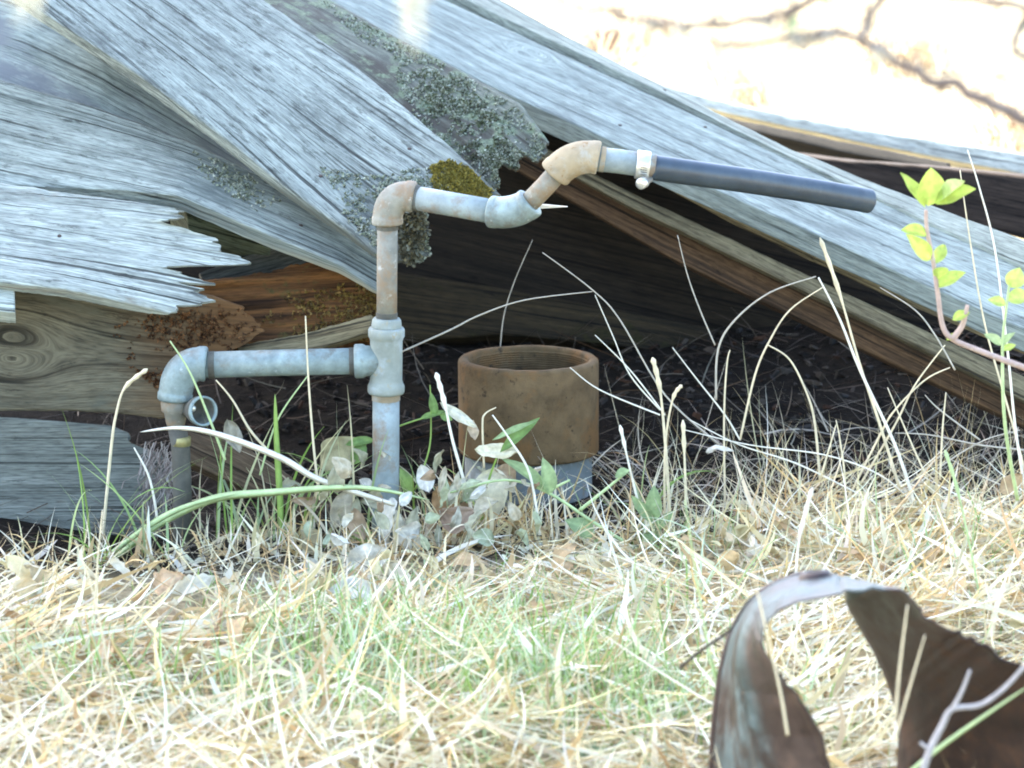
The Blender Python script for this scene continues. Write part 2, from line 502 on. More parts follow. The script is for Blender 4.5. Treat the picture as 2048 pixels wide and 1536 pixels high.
board('fl7', 'long bluish board sloping to the right behind the black hose, with wavy figured grain',
      [(780, -50), (1250, 164), (1691, 371), (2160, 580)],
      [(560, -40), (1003, 181), (1418, 372), (1836, 562), (2160, 708)],
      (1.38, 0.36, 1.17, 0.2), wood('wood_long_blue', light=(0.47, 0.515, 0.52), mid=(0.34, 0.38, 0.39), dark=(0.15, 0.17, 0.18), seed=15.8, stain=(0.22, 0.24, 0.25), stain_lo=0.63, fine=105, crack=0.3),
      seed=14, nv=44, nu=170, th=0.04, knot=[(0.42, 0.06, 0.035), (1.55, 0.1, 0.018)])
board('fl8', 'narrow grey-green board lying along the top of the long bluish board',
      [(880, -66), (1250, 132), (1586, 300), (1914, 428), (2160, 520)],
      [(780, -74), (1250, 148), (1691, 366), (2160, 582)],
      (1.5, 0.40, 1.42, 0.34), wood('wood_narrow_top', light=(0.5, 0.52, 0.49), mid=(0.37, 0.39, 0.37), dark=(0.18, 0.19, 0.175), seed=17.1),
      seed=15, nv=20, nu=150, th=0.05)
board('fl9', 'tan-edged board directly under the long bluish board',
      [(985, 174), (1418, 376), (1836, 566), (2160, 712)],
      [(985, 190), (1164, 286), (1480, 456), (1780, 594), (2160, 756)],
      (1.06, 0.24, 1.05, 0.235), wood('wood_tan_edge', **TAN, seed=19.4, stain=(0.2, 0.17, 0.13), stain_lo=0.58), th=0.12, nv=14, seed=16, nu=120)
board('fl10', 'grey-brown board edge below the dark gap, running to the lower right',
      [(985, 240), (1250, 379), (1640, 562), (2160, 806)],
      [(985, 262), (1250, 408), (1680, 616), (2160, 856)],
      (1.02, 0.2, 1.0, 0.19), wood('wood_greybrown', light=(0.34, 0.29, 0.2), mid=(0.24, 0.2, 0.14), dark=(0.1, 0.08, 0.055), seed=21.7), th=0.1, nv=20, seed=17, nu=120)
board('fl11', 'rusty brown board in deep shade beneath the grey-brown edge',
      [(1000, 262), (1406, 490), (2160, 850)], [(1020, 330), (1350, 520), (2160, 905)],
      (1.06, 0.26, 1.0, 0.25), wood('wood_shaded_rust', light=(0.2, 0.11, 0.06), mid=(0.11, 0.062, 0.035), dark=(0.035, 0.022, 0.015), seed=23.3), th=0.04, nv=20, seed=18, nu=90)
board('gap', 'shade-dark strip added behind the gap between the long bluish board and the narrow one',
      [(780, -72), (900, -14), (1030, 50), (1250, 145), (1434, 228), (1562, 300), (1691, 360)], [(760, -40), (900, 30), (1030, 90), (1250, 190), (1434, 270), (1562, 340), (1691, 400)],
      (1.56, 0.8, 1.54, 0.78), wood('gap_shade', k=0.5, **HOLLOW_SHADE, seed=41.1), th=0.02, nv=10, nu=60, seed=31)  # stands in for the black shade seen between the two boards
# ---- boards closing the hollow; the back ones carry its shade in their colour
board('in1', 'mossy board across the back of the hollow behind the well casing, darkened as shade',
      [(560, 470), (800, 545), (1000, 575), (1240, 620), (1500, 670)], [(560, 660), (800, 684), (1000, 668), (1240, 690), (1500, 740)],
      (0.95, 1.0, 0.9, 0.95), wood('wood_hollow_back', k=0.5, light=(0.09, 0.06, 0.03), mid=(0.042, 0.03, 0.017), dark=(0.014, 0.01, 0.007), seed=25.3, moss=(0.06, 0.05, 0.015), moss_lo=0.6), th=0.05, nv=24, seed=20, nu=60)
board('in2', 'wide board added to close the hollow under the roof boards, coloured dark as shade',
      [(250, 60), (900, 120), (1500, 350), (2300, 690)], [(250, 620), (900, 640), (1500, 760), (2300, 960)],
      (1.35, 0.9, 1.2, 0.85), wood('wood_hollow_far', k=0.5, **HOLLOW_SHADE, seed=27.9), th=0.03, nv=24, seed=21, nu=60)
board('in3', 'dim grey board slanting behind the torn silver board',
      [(400, 545), (520, 500), (680, 470)], [(420, 610), (540, 585), (690, 540)], (0.28, 0.34, 0.26, 0.32),
      wood('wood_dim_slant', light=(0.2, 0.19, 0.17), mid=(0.12, 0.11, 0.1), dark=(0.04, 0.035, 0.03), seed=29.3), th=0.025, nv=18, nu=50, seed=22)
board('in4', 'grey-green block end showing through the gap above the torn silver board',
      [(360, 385), (430, 395), (540, 440)], [(380, 480), (440, 500), (540, 520)], (0.3, 0.34, 0.27, 0.3),
      wood('wood_block_end', light=(0.22, 0.24, 0.17), mid=(0.15, 0.165, 0.12), dark=(0.07, 0.07, 0.05), seed=31.3), th=0.08, nv=20, nu=40, seed=23, edge_round=0.02, cup=-0.02, name='wood_block', cat='block')
board('in5', 'reddish broken board slanting into the grass behind the thin pipe',
      [(370, 862), (470, 880), (560, 935), (660, 1010)], [(370, 920), (450, 960), (540, 1000), (640, 1050)], (0.1, 0.14, 0.07, 0.1),
      wood('wood_red_slant', light=(0.3, 0.2, 0.14), mid=(0.2, 0.125, 0.085), dark=(0.07, 0.045, 0.03), seed=33.3), th=0.02, nv=18, nu=50, seed=24)
# ---- sunlit timbers further back
board('bk1', 'sun-bleached plank lying across the pile at the upper right',
      [(1300, 160), (1420, 196), (1560, 226), (1760, 262), (2048, 306), (2300, 345)], [(1330, 196), (1450, 226), (1600, 258), (1760, 292), (2048, 348), (2300, 392)],
      (2.2, 1.9, 2.18, 1.88), wood('wood_bleached', k=1.15, light=(0.5, 0.47, 0.44), mid=(0.36, 0.34, 0.33), dark=(0.16, 0.15, 0.15), seed=35.3), th=0.05, nv=20, nu=80, seed=25)
board('bk2', 'dark brown timber behind the leafy shoot, under the bleached plank',
      [(1560, 305), (1690, 322), (1820, 330), (2048, 352), (2300, 380)], [(1600, 330), (1700, 372), (1880, 430), (2048, 478), (2300, 545)],
      (1.75, 1.45, 1.73, 1.43), wood('wood_dark_timber', k=0.45, light=(0.12, 0.08, 0.065), mid=(0.07, 0.047, 0.04), dark=(0.025, 0.018, 0.016), seed=37.3), th=0.12, nv=20, nu=80, seed=26)
board('bk3', 'dark strip added as the shadow gap under the bleached plank at the upper right',
      [(1400, 222), (1520, 248), (1700, 285), (1900, 325)], [(1400, 236), (1530, 268), (1700, 306), (1900, 340)],
      (2.1, 1.8, 2.08, 1.78), wood('shadow_gap_strip', k=0.3, light=(0.12, 0.1, 0.09), mid=(0.07, 0.06, 0.055), dark=(0.03, 0.025, 0.02), seed=39.3), th=0.04, nv=12, nu=50, seed=27)  # near-black colour stands for the shadow below the plank


# ------------------------------------------------------------------ tubes and fittings
def tube_geo(pts, radii, nseg=28, cap0=True, cap1=True):
    pts = [Vector(p) for p in pts]
    n = len(pts)
    verts, faces = [], []
    tan = []
    for i in range(n):
        a = pts[max(i - 1, 0)]; b = pts[min(i + 1, n - 1)]
        t = (b - a)
        if t.length < 1e-9: t = tan[-1] if tan else Vector((0, 0, 1))
        tan.append(t.normalized())
    ref = Vector((0, 1, 0)) if abs(tan[0].y) < 0.9 else Vector((1, 0, 0))
    nx = (ref - tan[0] * ref.dot(tan[0])).normalized()
    for i in range(n):
        nx = (nx - tan[i] * nx.dot(tan[i])).normalized()
        ny = tan[i].cross(nx)
        for k in range(nseg):
            a = 2 * math.pi * k / nseg
            verts.append(pts[i] + (nx * math.cos(a) + ny * math.sin(a)) * radii[i])
    for i in range(n - 1):
        for k in range(nseg):
            k2 = (k + 1) % nseg
            faces.append((i * nseg + k, i * nseg + k2, (i + 1) * nseg + k2, (i + 1) * nseg + k))
    if cap0: faces.append(tuple(range(nseg - 1, -1, -1)))
    if cap1: faces.append(tuple((n - 1) * nseg + k for k in range(nseg)))
    return verts, faces


def tube(name, pts, radii, mat, parent=None, nseg=28, cap0=True, cap1=True):
    if not hasattr(radii, '__len__'): radii = [radii] * len(pts)
    v, f = tube_geo(pts, radii, nseg, cap0, cap1)
    return mesh_obj(name, [tuple(p) for p in v], f, mat, parent)


def lathe_axis(name, p0, p1, prof, mat, parent=None, nseg=32, cap=True):
    """prof: (fraction from p0 to p1, radius)"""
    p0, p1 = Vector(p0), Vector(p1)
    d = (p1 - p0)
    L = d.length; ax = d / L
    ref = Vector((0, 1, 0)) if abs(ax.y) < 0.9 else Vector((1, 0, 0))
    nx = (ref - ax * ref.dot(ax)).normalized(); ny = ax.cross(nx)
    verts, faces = [], []
    for s, r in prof:
        for k in range(nseg):
            a = 2 * math.pi * k / nseg
            verts.append(tuple(p0 + d * s + (nx * math.cos(a) + ny * math.sin(a)) * r))
    n = len(prof)
    for i in range(n - 1):
        for k in range(nseg):
            k2 = (k + 1) % nseg
            faces.append((i * nseg + k, i * nseg + k2, (i + 1) * nseg + k2, (i + 1) * nseg + k))
    if cap:
        faces.append(tuple(range(nseg - 1, -1, -1)))
        faces.append(tuple((n - 1) * nseg + k for k in range(nseg)))
    return mesh_obj(name, verts, faces, mat, parent)


def bez(p0, c, p1, n):
    p0, c, p1 = Vector(p0), Vector(c), Vector(p1)
    out = []
    for i in range(n + 1):
        t = i / n
        out.append(p0 * (1 - t) ** 2 + c * 2 * t * (1 - t) + p1 * t * t)
    return out


def elbow(name, p0, c, p1, r, lip, mat, parent, n=48):
    pts = bez(p0, c, p1, n)
    cum = [0.0]
    for i in range(n): cum.append(cum[-1] + (pts[i + 1] - pts[i]).length)
    L = cum[-1]; ll = min(0.0105, L * 0.2); st = 0.002
    rad = []
    for i in range(n + 1):
        e = min(cum[i], L - cum[i])
        t = cum[i] / L
        body = r * (1 + 0.06 * math.sin(math.pi * t))
        k = min(1, max(0, (e - ll) / st))
        edge = min(1, e / 0.0025)
        rad.append((lip * (0.93 + 0.07 * math.sqrt(edge))) * (1 - k) + body * k)
    a, b = pts[0] + (pts[0] - pts[1]) * 0.05, pts[-1] + (pts[-1] - pts[-2]) * 0.05
    pts = [a] + pts + [b]; rad = [r * 0.78] + rad + [r * 0.78]
    return tube(name, pts, rad, mat, parent, nseg=36)


galv = speckle('galvanised_steel', (0.225, 0.28, 0.265), 0.3, spots=(0.17, 0.175, 0.15), spot_lo=0.58, spots2=(0.42, 0.47, 0.47), spot2_lo=0.66, scale=38, rough=0.5, metal=0.15, bstr=0.25)
galv_tan = speckle('galvanised_steel_earth_stained', (0.235, 0.225, 0.18), 0.28, spots=(0.25, 0.18, 0.11), spot_lo=0.5, spots2=(0.38, 0.36, 0.31), spot2_lo=0.62, scale=30, rough=0.7, metal=0.05, bstr=0.35)
galv_mix = speckle('galvanised_steel_part_rusted', (0.27, 0.315, 0.305), 0.28, spots=(0.23, 0.18, 0.125), spot_lo=0.56, spots2=(0.3, 0.3, 0.27), spot2_lo=0.66, scale=22, rough=0.6, metal=0.1, bstr=0.3)
rust_tan = speckle('tan_rust_fitting', (0.33, 0.26, 0.16), 0.2, spots=(0.38, 0.36, 0.3), spot_lo=0.58, spots2=(0.26, 0.16, 0.07), spot2_lo=0.62, scale=30, rough=0.75, bstr=0.4)
tee_mat = speckle('tee_galvanised_olive', (0.26, 0.285, 0.245), 0.2, spots=(0.33, 0.37, 0.36), spot_lo=0.56, spots2=(0.3, 0.27, 0.18), spot2_lo=0.62, scale=26, rough=0.6, metal=0.1)
rubber = speckle('black_rubber_hose', (0.026, 0.042, 0.058), 0.3, spots=(0.045, 0.062, 0.075), spot_lo=0.6, scale=18, rough=0.4, spec=0.6, bstr=0.15)
steel = speckle('bright_clamp_steel', (0.66, 0.66, 0.62), 0.12, scale=60, rough=0.3, metal=0.75, bstr=0.1)
brass = speckle('tarnished_brass', (0.36, 0.32, 0.14), 0.25, spots=(0.2, 0.17, 0.08), scale=60, rough=0.5, metal=0.5)
darkpipe = speckle('dark_weathered_pipe', (0.1, 0.095, 0.075), 0.35, spots=(0.17, 0.16, 0.12), scale=30, rough=0.8)
blackin = speckle('dark_opening', (0.03, 0.03, 0.03), 0.2, scale=40, rough=0.9)

pipe = empty('well_pipe', at(772, 1092, 0.0))
tag(pipe, 'galvanised well pipe with tee, elbows and a black hose clamped to its end', 'pipe')
r_lo, r_up = mm(27, 0), mm(20.5, 0)
# lower riser runs into the ground
tube('riser', [at(769, 1180, 0), at(771, 1000, 0), at(772, 880, 0), at(772, 775, 0)], r_lo, galv_mix, pipe)
tee = lathe_axis('tee', at(772, 788, 0), at(773, 655, 0),
                 [(0, r_lo), (0.01, mm(35, 0)), (0.04, mm(37, 0)), (0.13, mm(37, 0)), (0.17, mm(34, 0)), (0.22, mm(32.5, 0)), (0.8, mm(32.5, 0)), (0.84, mm(34, 0)), (0.87, mm(36.5, 0)), (0.97, mm(36.5, 0)), (1.0, mm(34, 0)), (1.0, r_up)], tee_mat, pipe)
lathe_axis('tee_branch', at(760, 721, 0), at(709, 722.5, 0), [(0, mm(29, 0)), (0.55, mm(31, 0)), (0.66, mm(34.5, 0)), (0.95, mm(34.5, 0)), (1, mm(32, 0)), (1, mm(26, 0))], galv, tee, cap=True)
lathe_axis('bushing', at(773, 656, 0), at(773.5, 636, 0), [(0, mm(30, 0)), (0.2, mm(30.5, 0)), (0.8, mm(29, 0)), (1, mm(26, 0)), (1, r_up)], tee_mat, pipe, nseg=24)
tube('riser', [at(773.5, 645, 0), at(774, 560, 0), at(775, 440, 0)], r_up, galv_tan, pipe)
# the branch to the left
tube('branch_pipe', [at(716, 722, 0), at(560, 725.5, 0.0), at(408, 730, 0)], mm(26.5, 0), galv, pipe)
elbow('elbow', at(413, 728, 0), at(352, 722, 0.0), at(350, 800, 0), mm(33, 0), mm(35.5, 0), galv, pipe)
valve = lathe_axis('valve', at(350, 798, 0), at(352, 862, 0), [(0, mm(26, 0)), (0.1, mm(29, 0)), (0.35, mm(28, 0)), (0.42, mm(23, 0)), (0.7, mm(20, 0)), (1, mm(15, 0))], galv_tan, pipe)
p0 = at(372, 818, 0.0); p1 = at(405, 822, -0.04)
lathe_axis('outlet', p0, p1, [(0, mm(16, 0)), (0.6, mm(20, 0)), (0.75, mm(29, 0)), (1, mm(29, 0)), (1.0, mm(25, 0)), (0.5, mm(23, 0)), (0.3, mm(0.5, 0))], darkpipe, valve, cap=False)
lathe_axis('outlet_rim', at(404, 822, -0.037), at(408, 822.5, -0.043), [(0, mm(26, 0)), (0, mm(30.5, 0)), (1, mm(30.5, 0)), (1, mm(26, 0)), (0, mm(26, 0))], galv, valve, cap=False)
lathe_axis('screw', at(378, 812, -0.02), at(386, 818, -0.05), [(0, mm(7, 0)), (0.8, mm(8, 0)), (1, mm(5, 0))], steel, valve, nseg=12)
lathe_axis('brass_ring', at(362, 872, 0), at(362, 892, 0), [(0, mm(17, 0)), (0.1, mm(20, 0)), (0.9, mm(20, 0)), (1, mm(17, 0))], brass, pipe)
tube('drop_pipe', [at(354, 855, 0), at(361, 890, 0), at(364, 960, 0), at(366, 1130, 0)], mm(19, 0), darkpipe, pipe)
# the run to the right, drawing slightly towards the camera
elbow('elbow', at(775, 449, 0), at(773, 384, 0.0), at(829, 394, -0.005), mm(29, 0), mm(31.5, 0), galv_tan, pipe)
tube('upper_pipe', [at(820, 394, -0.004), at(900, 408, -0.03), at(990, 424, -0.06)], mm(24, 0), galv_mix, pipe)
elbow('elbow', at(980, 423, -0.055), at(1032, 431, -0.07), at(1062, 404, -0.075), mm(30, 0), mm(32, 0), galv, pipe)
tube('upper_pipe', [at(1050, 414, -0.074), at(1090, 373, -0.08), at(1122, 337, -0.085)], mm(20.5, 0), galv_tan, pipe)
elbow('elbow', at(1108, 349, -0.084), at(1146, 306, -0.088), at(1198, 316, -0.09), mm(31, 0), mm(33, 0), rust_tan, pipe)
tube('upper_pipe', [at(1188, 317, -0.09), at(1240, 323, -0.09), at(1310, 333, -0.09)], mm(24, 0), galv_mix, pipe)
hz = [at(1268, 328, -0.09), at(1300, 334, -0.09), at(1400, 348, -0.05), at(1500, 362, 0.0), at(1620, 381, 0.06), at(1700, 395, 0.1), at(1737, 402, 0.12)]
# smooth the hose path
hp = []
for i in range(len(hz) - 1):
    a = hz[max(i - 1, 0)]; b = hz[i]; c = hz[i + 1]; d = hz[min(i + 2, len(hz) - 1)]
    for k in range(8):
        t = k / 8
        hp.append(0.5 * ((2 * b) + (c - a) * t + (2 * a - 5 * b + 4 * c - d) * t * t + (3 * b - a - 3 * c + d) * t ** 3))
hp.append(hz[-1])
hr = [mm(25.2, -0.05)] * len(hp)
dirn = (hp[-1] - hp[-2]).normalized()
hp += [hp[-1] + dirn * 0.0005, hp[-1] - dirn * 0.06]
hr += [mm(18, 0), mm(17.5, 0)]
hose = tube('hose', hp[8:], hr[8:], rubber, pipe, nseg=32)
cl = lathe_axis('hose_clamp', at(1272, 328.5, -0.09), at(1299, 332, -0.09), [(0, mm(25.5, 0)), (0.02, mm(27.5, 0)), (0.1, mm(28.3, 0)), (0.9, mm(28.3, 0)), (0.98, mm(27.5, 0)), (1, mm(25.5, 0))], steel, pipe)
for k in range(5):                                  # the worm-drive slots of the band
    a = at(1283 + 1.2 * k, 334 + 4.5 * k, -0.1)
    lathe_axis('band_slot', at(1281, 330 + 4.6 * k, -0.09 - mm(28.6, 0)), at(1294, 331.5 + 4.6 * k, -0.09 - mm(28.6, 0)), [(0, 0.0006), (1, 0.0006)], darkpipe, cl, nseg=6)
lathe_axis('clamp_screw', at(1300, 358, -0.1), at(1279, 369, -0.125), [(0, mm(7, 0)), (0.45, mm(7, 0)), (0.5, mm(11, 0)), (0.9, mm(11.5, 0)), (1, mm(9, 0)), (1, mm(3, 0))], steel, cl, nseg=14)

def threads(p0, p1, r, mat, n=5):
    pr = []
    for i in range(n):
        pr += [(i / n, r * 1.0), ((i + 0.3) / n, r * 1.06), ((i + 0.6) / n, r * 1.06), ((i + 0.9) / n, r * 1.0)]
    return lathe_axis('thread', p0, p1, pr, mat, pipe, nseg=28, cap=False)


threads(at(417, 730, 0), at(430, 729.6, 0), mm(26.5, 0), darkpipe)
threads(at(709, 722.3, 0), at(699, 722.5, 0), mm(26.5, 0), darkpipe, 4)
threads(at(772, 789, 0), at(772, 801, 0), r_lo, rust_tan)
threads(at(773.5, 636, 0), at(773.6, 625, 0), r_up, darkpipe)
threads(at(775, 450, 0), at(774.9, 460, 0), r_up, darkpipe, 4)
threads(at(830, 395.5, -0.007), at(840, 397, -0.01), mm(24, 0), darkpipe, 4)
threads(at(1200, 318, -0.09), at(1210, 319.5, -0.09), mm(24, 0), rust_tan, 4)
iron = speckle('rusty_nail_iron', (0.05, 0.035, 0.028), 0.3, scale=80, rough=0.8)
for key, px, py in (('fl7', 1408, 253), ('fl7', 1180, 130), ('fl7', 1240, 250), ('fl5', 820, 300), ('fl5', 640, 350), ('fl4', 600, 450), ('fl8', 1330, 180), ('fl3', 120, 470)):
    bd = BOARDS[key]
    dd = np.hypot(bd['P'][..., 0] - px, bd['P'][..., 1] - py)
    i, j = np.unravel_index(dd.argmin(), dd.shape)
    c = Vector(bd['W'][i, j]); nn = Vector(bd['n'])
    lathe_axis('nail', c - nn * 0.003, c + nn * 0.0015, [(0, 0.0034), (0.8, 0.0036), (1, 0.0028)], iron, bd['o'], nseg=10)

# ------------------------------------------------------------------ the well casing
CY = 0.27
cs = lambda px: mm(px, CY)
cen_top = at(1057, 716, CY)
cen_bot = Vector((cen_top.x, CY, cen_top.z - cs(187) / math.cos(PITCH)))
well = empty('well_casing', (cen_top.x, CY, gz(cen_top.x, CY)))
tag(well, 'open rusty well casing with a wide threaded coupling, in front of the hollow', 'well casing')
rust = speckle('rusty_cast_iron', (0.12, 0.08, 0.04), 0.35, spots=(0.155, 0.085, 0.034), spot_lo=0.55, spots2=(0.055, 0.038, 0.022), spot2_lo=0.62, scale=20, rough=0.85, bstr=0.6, bdist=0.002, spec=0.15)
h = cen_top.z - cen_bot.z
prof = [(0, cs(120)), (0, cs(136)), (0.015, cs(139.5)), (0.03, cs(140.5)), (0.5, cs(141)), (0.96, cs(140.5)), (0.985, cs(139)), (1.0, cs(135)), (1.0, cs(124)), (0.985, cs(121)), (0.96, cs(120))]
z = 0.95
while z > 0.35:
    prof += [(z, cs(120)), (z - 0.008, cs(117.5)), (z - 0.016, cs(117.5)), (z - 0.022, cs(120))]
    z -= 0.024
prof += [(0.3, cs(119)), (0, cs(119))]
cp = lathe_axis('coupling', cen_bot, cen_top, prof, rust, well, nseg=96, cap=False)
for v in cp.data.vertices:                          # scale and pitting of the rusted casting
    d = Vector((v.co.x, v.co.y, 0)).normalized()
    v.co += d * (0.0012 * noise.noise(v.co * 30) + 0.0007 * noise.noise(v.co * 90)) + Vector((0, 0, 0.0012 * noise.noise(v.co * 40)))
casing_m = speckle('grey_casing_steel', (0.115, 0.13, 0.12), 0.35, spots=(0.4, 0.42, 0.42), spot_lo=0.63, spots2=(0.16, 0.13, 0.09), spot2_lo=0.6, scale=17, rough=0.75, bstr=0.4)
lathe_axis('casing_pipe', (cen_top.x, CY, -0.1), (cen_top.x, CY, cen_bot.z + 0.05), [(0, cs(128)), (1, cs(128)), (1, cs(119)), (0, cs(119))], casing_m, well, nseg=64, cap=False)


# ------------------------------------------------------------------ the torn rusty drum, lower right
def cat_poly(P, n):
    P = np.asarray(P, float)
    t = np.linspace(0, 1, n)
    q = poly_at(P, t)
    return q


def drum():
    near = [(1668, 1600), (1655, 1520), (1634, 1460), (1590, 1395), (1546, 1340), (1528, 1300), (1528, 1268), (1550, 1236), (1594, 1208), (1652, 1193), (1690, 1180), (1730, 1172), (1775, 1172), (1812, 1178), (1835, 1210), (1855, 1238), (1900, 1250), (1930, 1268), (1965, 1284), (2000, 1310), (2045, 1335), (2100, 1372), (2170, 1440), (2230, 1600)]
    far = [(1432, 1600), (1432, 1500), (1440, 1420), (1450, 1340), (1470, 1270), (1500, 1215), (1540, 1180), (1590, 1158), (1640, 1150), (1672, 1158), (1690, 1172), (1694, 1186), (1690, 1198), (1700, 1225), (1722, 1262), (1745, 1300), (1768, 1345), (1784, 1390), (1792, 1430), (1796, 1480), (1796, 1520), (1794, 1560), (1792, 1580), (1790, 1600)]
    n = 130; m = 22
    tn = np.linspace(0, 1, n)
    def byidx(P):
        P = np.asarray(P, float); k = np.linspace(0, 1, len(P))
        return np.stack([np.interp(tn, k, P[:, 0]), np.interp(tn, k, P[:, 1])], 1)
    def smooth(A, it):
        for _ in range(it): A[1:-1] = A[1:-1] * 0.5 + 0.25 * (A[:-2] + A[2:])
        return A
    Nn = smooth(byidx(near), 2); Ff = smooth(byidx(far), 10)
    for i in range(n):                              # torn edge
        if tn[i] < 0.42: Nn[i] += np.array([noise.noise((tn[i] * 70, 1, 7)), 0]) * 5
        else:
            Nn[i] += np.array([noise.noise((tn[i] * 60, 1, 2)), noise.noise((tn[i] * 60, 5, 2))]) * 8 + np.array([noise.noise((tn[i] * 22, 8, 2)), noise.noise((tn[i] * 22, 9, 2))]) * 9
    ph = 0.5 + 0.5 * np.cos(np.pi * tn)             # 1 on the left limb, 0 on the right
    yn = -1.80 + 0.02 * np.sin(np.pi * tn)
    yf = -1.52 + 0.0 * tn
    W = np.zeros((n, m, 3))
    for i in range(n):
        for j in range(m):
            s = j / (m - 1)
            p = Nn[i] * (1 - s) + Ff[i] * s
            y = yn[i] * (1 - s) + yf[i] * s
            W[i, j] = at(p[0], p[1], y)
    # keep the upper part straight in its own plane, bulge the sheet outward
    c = W.mean((0, 1)); c[2] = 0.02
    gu = np.gradient(W, axis=0); gv = np.gradient(W, axis=1)
    nr = np.cross(gu, gv); nr /= np.linalg.norm(nr, axis=2)[..., None] + 1e-9
    out = W - c; out[..., 1] = 0
    sg = np.sign((nr * out).sum(2)); sg = np.where(sg == 0, 1, sg)
    nr = nr * np.sign(np.median(sg))
    s = np.linspace(0, 1, m)
    left = np.clip(1.15 - tn * 1.9, 0, 1)
    bul = 0.018 * np.sin(np.pi * s)[None] * (0.3 + left[:, None]) + 0.006 * np.exp(-((s - 0.42) / 0.05) ** 2)[None] * left[:, None] - 0.006 * np.exp(-((s - 0.55) / 0.06) ** 2)[None] * left[:, None]
    bul += 0.008 * np.exp(-((s - 0.97) / 0.04) ** 2)[None] * left[:, None]
    dent = np.zeros((n, m))
    for i in range(n):
        for j in range(m): dent[i, j] = 0.008 * noise.noise((tn[i] * 5, s[j] * 2.5, 4)) + 0.0012 * noise.noise((tn[i] * 30, s[j] * 12, 4))
    Fp = W + (bul + dent)[..., None] * nr
    Bp = Fp - nr * 0.0022
    nb = n * m
    a = np.arange(nb).reshape(n, m)
    q = np.stack([a[:-1, :-1].ravel(), a[1:, :-1].ravel(), a[1:, 1:].ravel(), a[:-1, 1:].ravel()], 1)
    fs = [q, q[:, ::-1] + nb]
    for e in (a[:, 0], a[:, -1], a[0, :], a[-1, :]):
        fs.append(np.stack([e[:-1], e[1:], e[1:] + nb, e[:-1] + nb], 1))
    V = np.vstack([Fp.reshape(-1, 3), Bp.reshape(-1, 3)])
    # paint survives on the outer skin, the torn right limb is rusted through
    outer = np.clip(left * 2.0 + 0.35 - 0.0, 0, 1)
    co = np.repeat(np.where(tn < 0.52, 1.0, 0.0)[:, None], m, 1)
    rusty = np.clip((0.30 - tn) / 0.08, 0, 1)[:, None] * np.clip((0.36 - s) / 0.06, 0, 1)[None]      # bare rusted strip below the ridge
    co = co * (1 - 0.9 * rusty)
    cols = np.concatenate([co.ravel(), co.ravel() * 0.75])
    mt, nt, b = new_mat('rusted_drum_steel')
    tc = N(nt, 'ShaderNodeTexCoord').outputs['Object']
    n1 = noise_n(nt, tc, 22, 8, 0.72); n2 = noise_n(nt, tc, 11, 7, 0.68)
    rc = ramp(nt, n1, [(0.3, (0.022, 0.013, 0.012)), (0.52, (0.052, 0.028, 0.021)), (0.72, (0.12, 0.058, 0.03))])
    pc = ramp(nt, n1, [(0.3, (0.03, 0.03, 0.027)), (0.46, (0.055, 0.075, 0.07)), (0.6, (0.09, 0.12, 0.115)), (0.74, (0.2, 0.23, 0.23))])
    at_ = N(nt, 'ShaderNodeAttribute', attribute_name='Col')
    wear = ramp(nt, n2, [(0.38, g(0)), (0.6, g(1))])
    f = mix(nt, 1.0, at_.outputs['Color'], ramp(nt, n2, [(0.4, g(0.05)), (0.56, g(1))]), 'MULTIPLY')
    col = mix(nt, f, rc, pc)
    nt.links.new(col, b.inputs['Base Color'])
    rr = ramp(nt, n1, [(0.3, g(0.3)), (0.7, g(0.65))]); nt.links.new(rr, b.inputs['Roughness'])
    b.inputs['Metallic'].default_value = 0.1
    bump(nt, b, noise_n(nt, tc, 120, 5, 0.7), 0.4, 0.002)
    d = empty('rusty_drum', (float(c[0]), float(c[1]), gz(c[0], c[1])))
    tag(d, 'torn rusty steel drum shell half sunk in the grass at the lower right', 'drum')
    o = mesh_obj('shell', V, np.vstack(fs).tolist(), mt, d, cols=np.stack([cols] * 3, 1))
    # rolled rim along the outer (far) edge of the left limb
    k = [i for i in range(0, int(n * 0.47), 2)]
    tube('rolled_rim', [Vector(Fp[i, m - 1]) for i in k], 0.0055, mt, d, nseg=10)
    # bung hole with its collar near the top
    i, j = int(n * 0.365), 10
    P_ = Vector(Fp[i, j]); n_ = Vector(nr[i, j])
    lathe_axis('bung', P_ - n_ * 0.002, P_ + n_ * 0.008, [(0, 0.02), (0.7, 0.019), (1, 0.016), (1, 0.011), (0.2, 0.010), (0.2, 0.0002)], mt, d, nseg=20, cap=False)


drum()


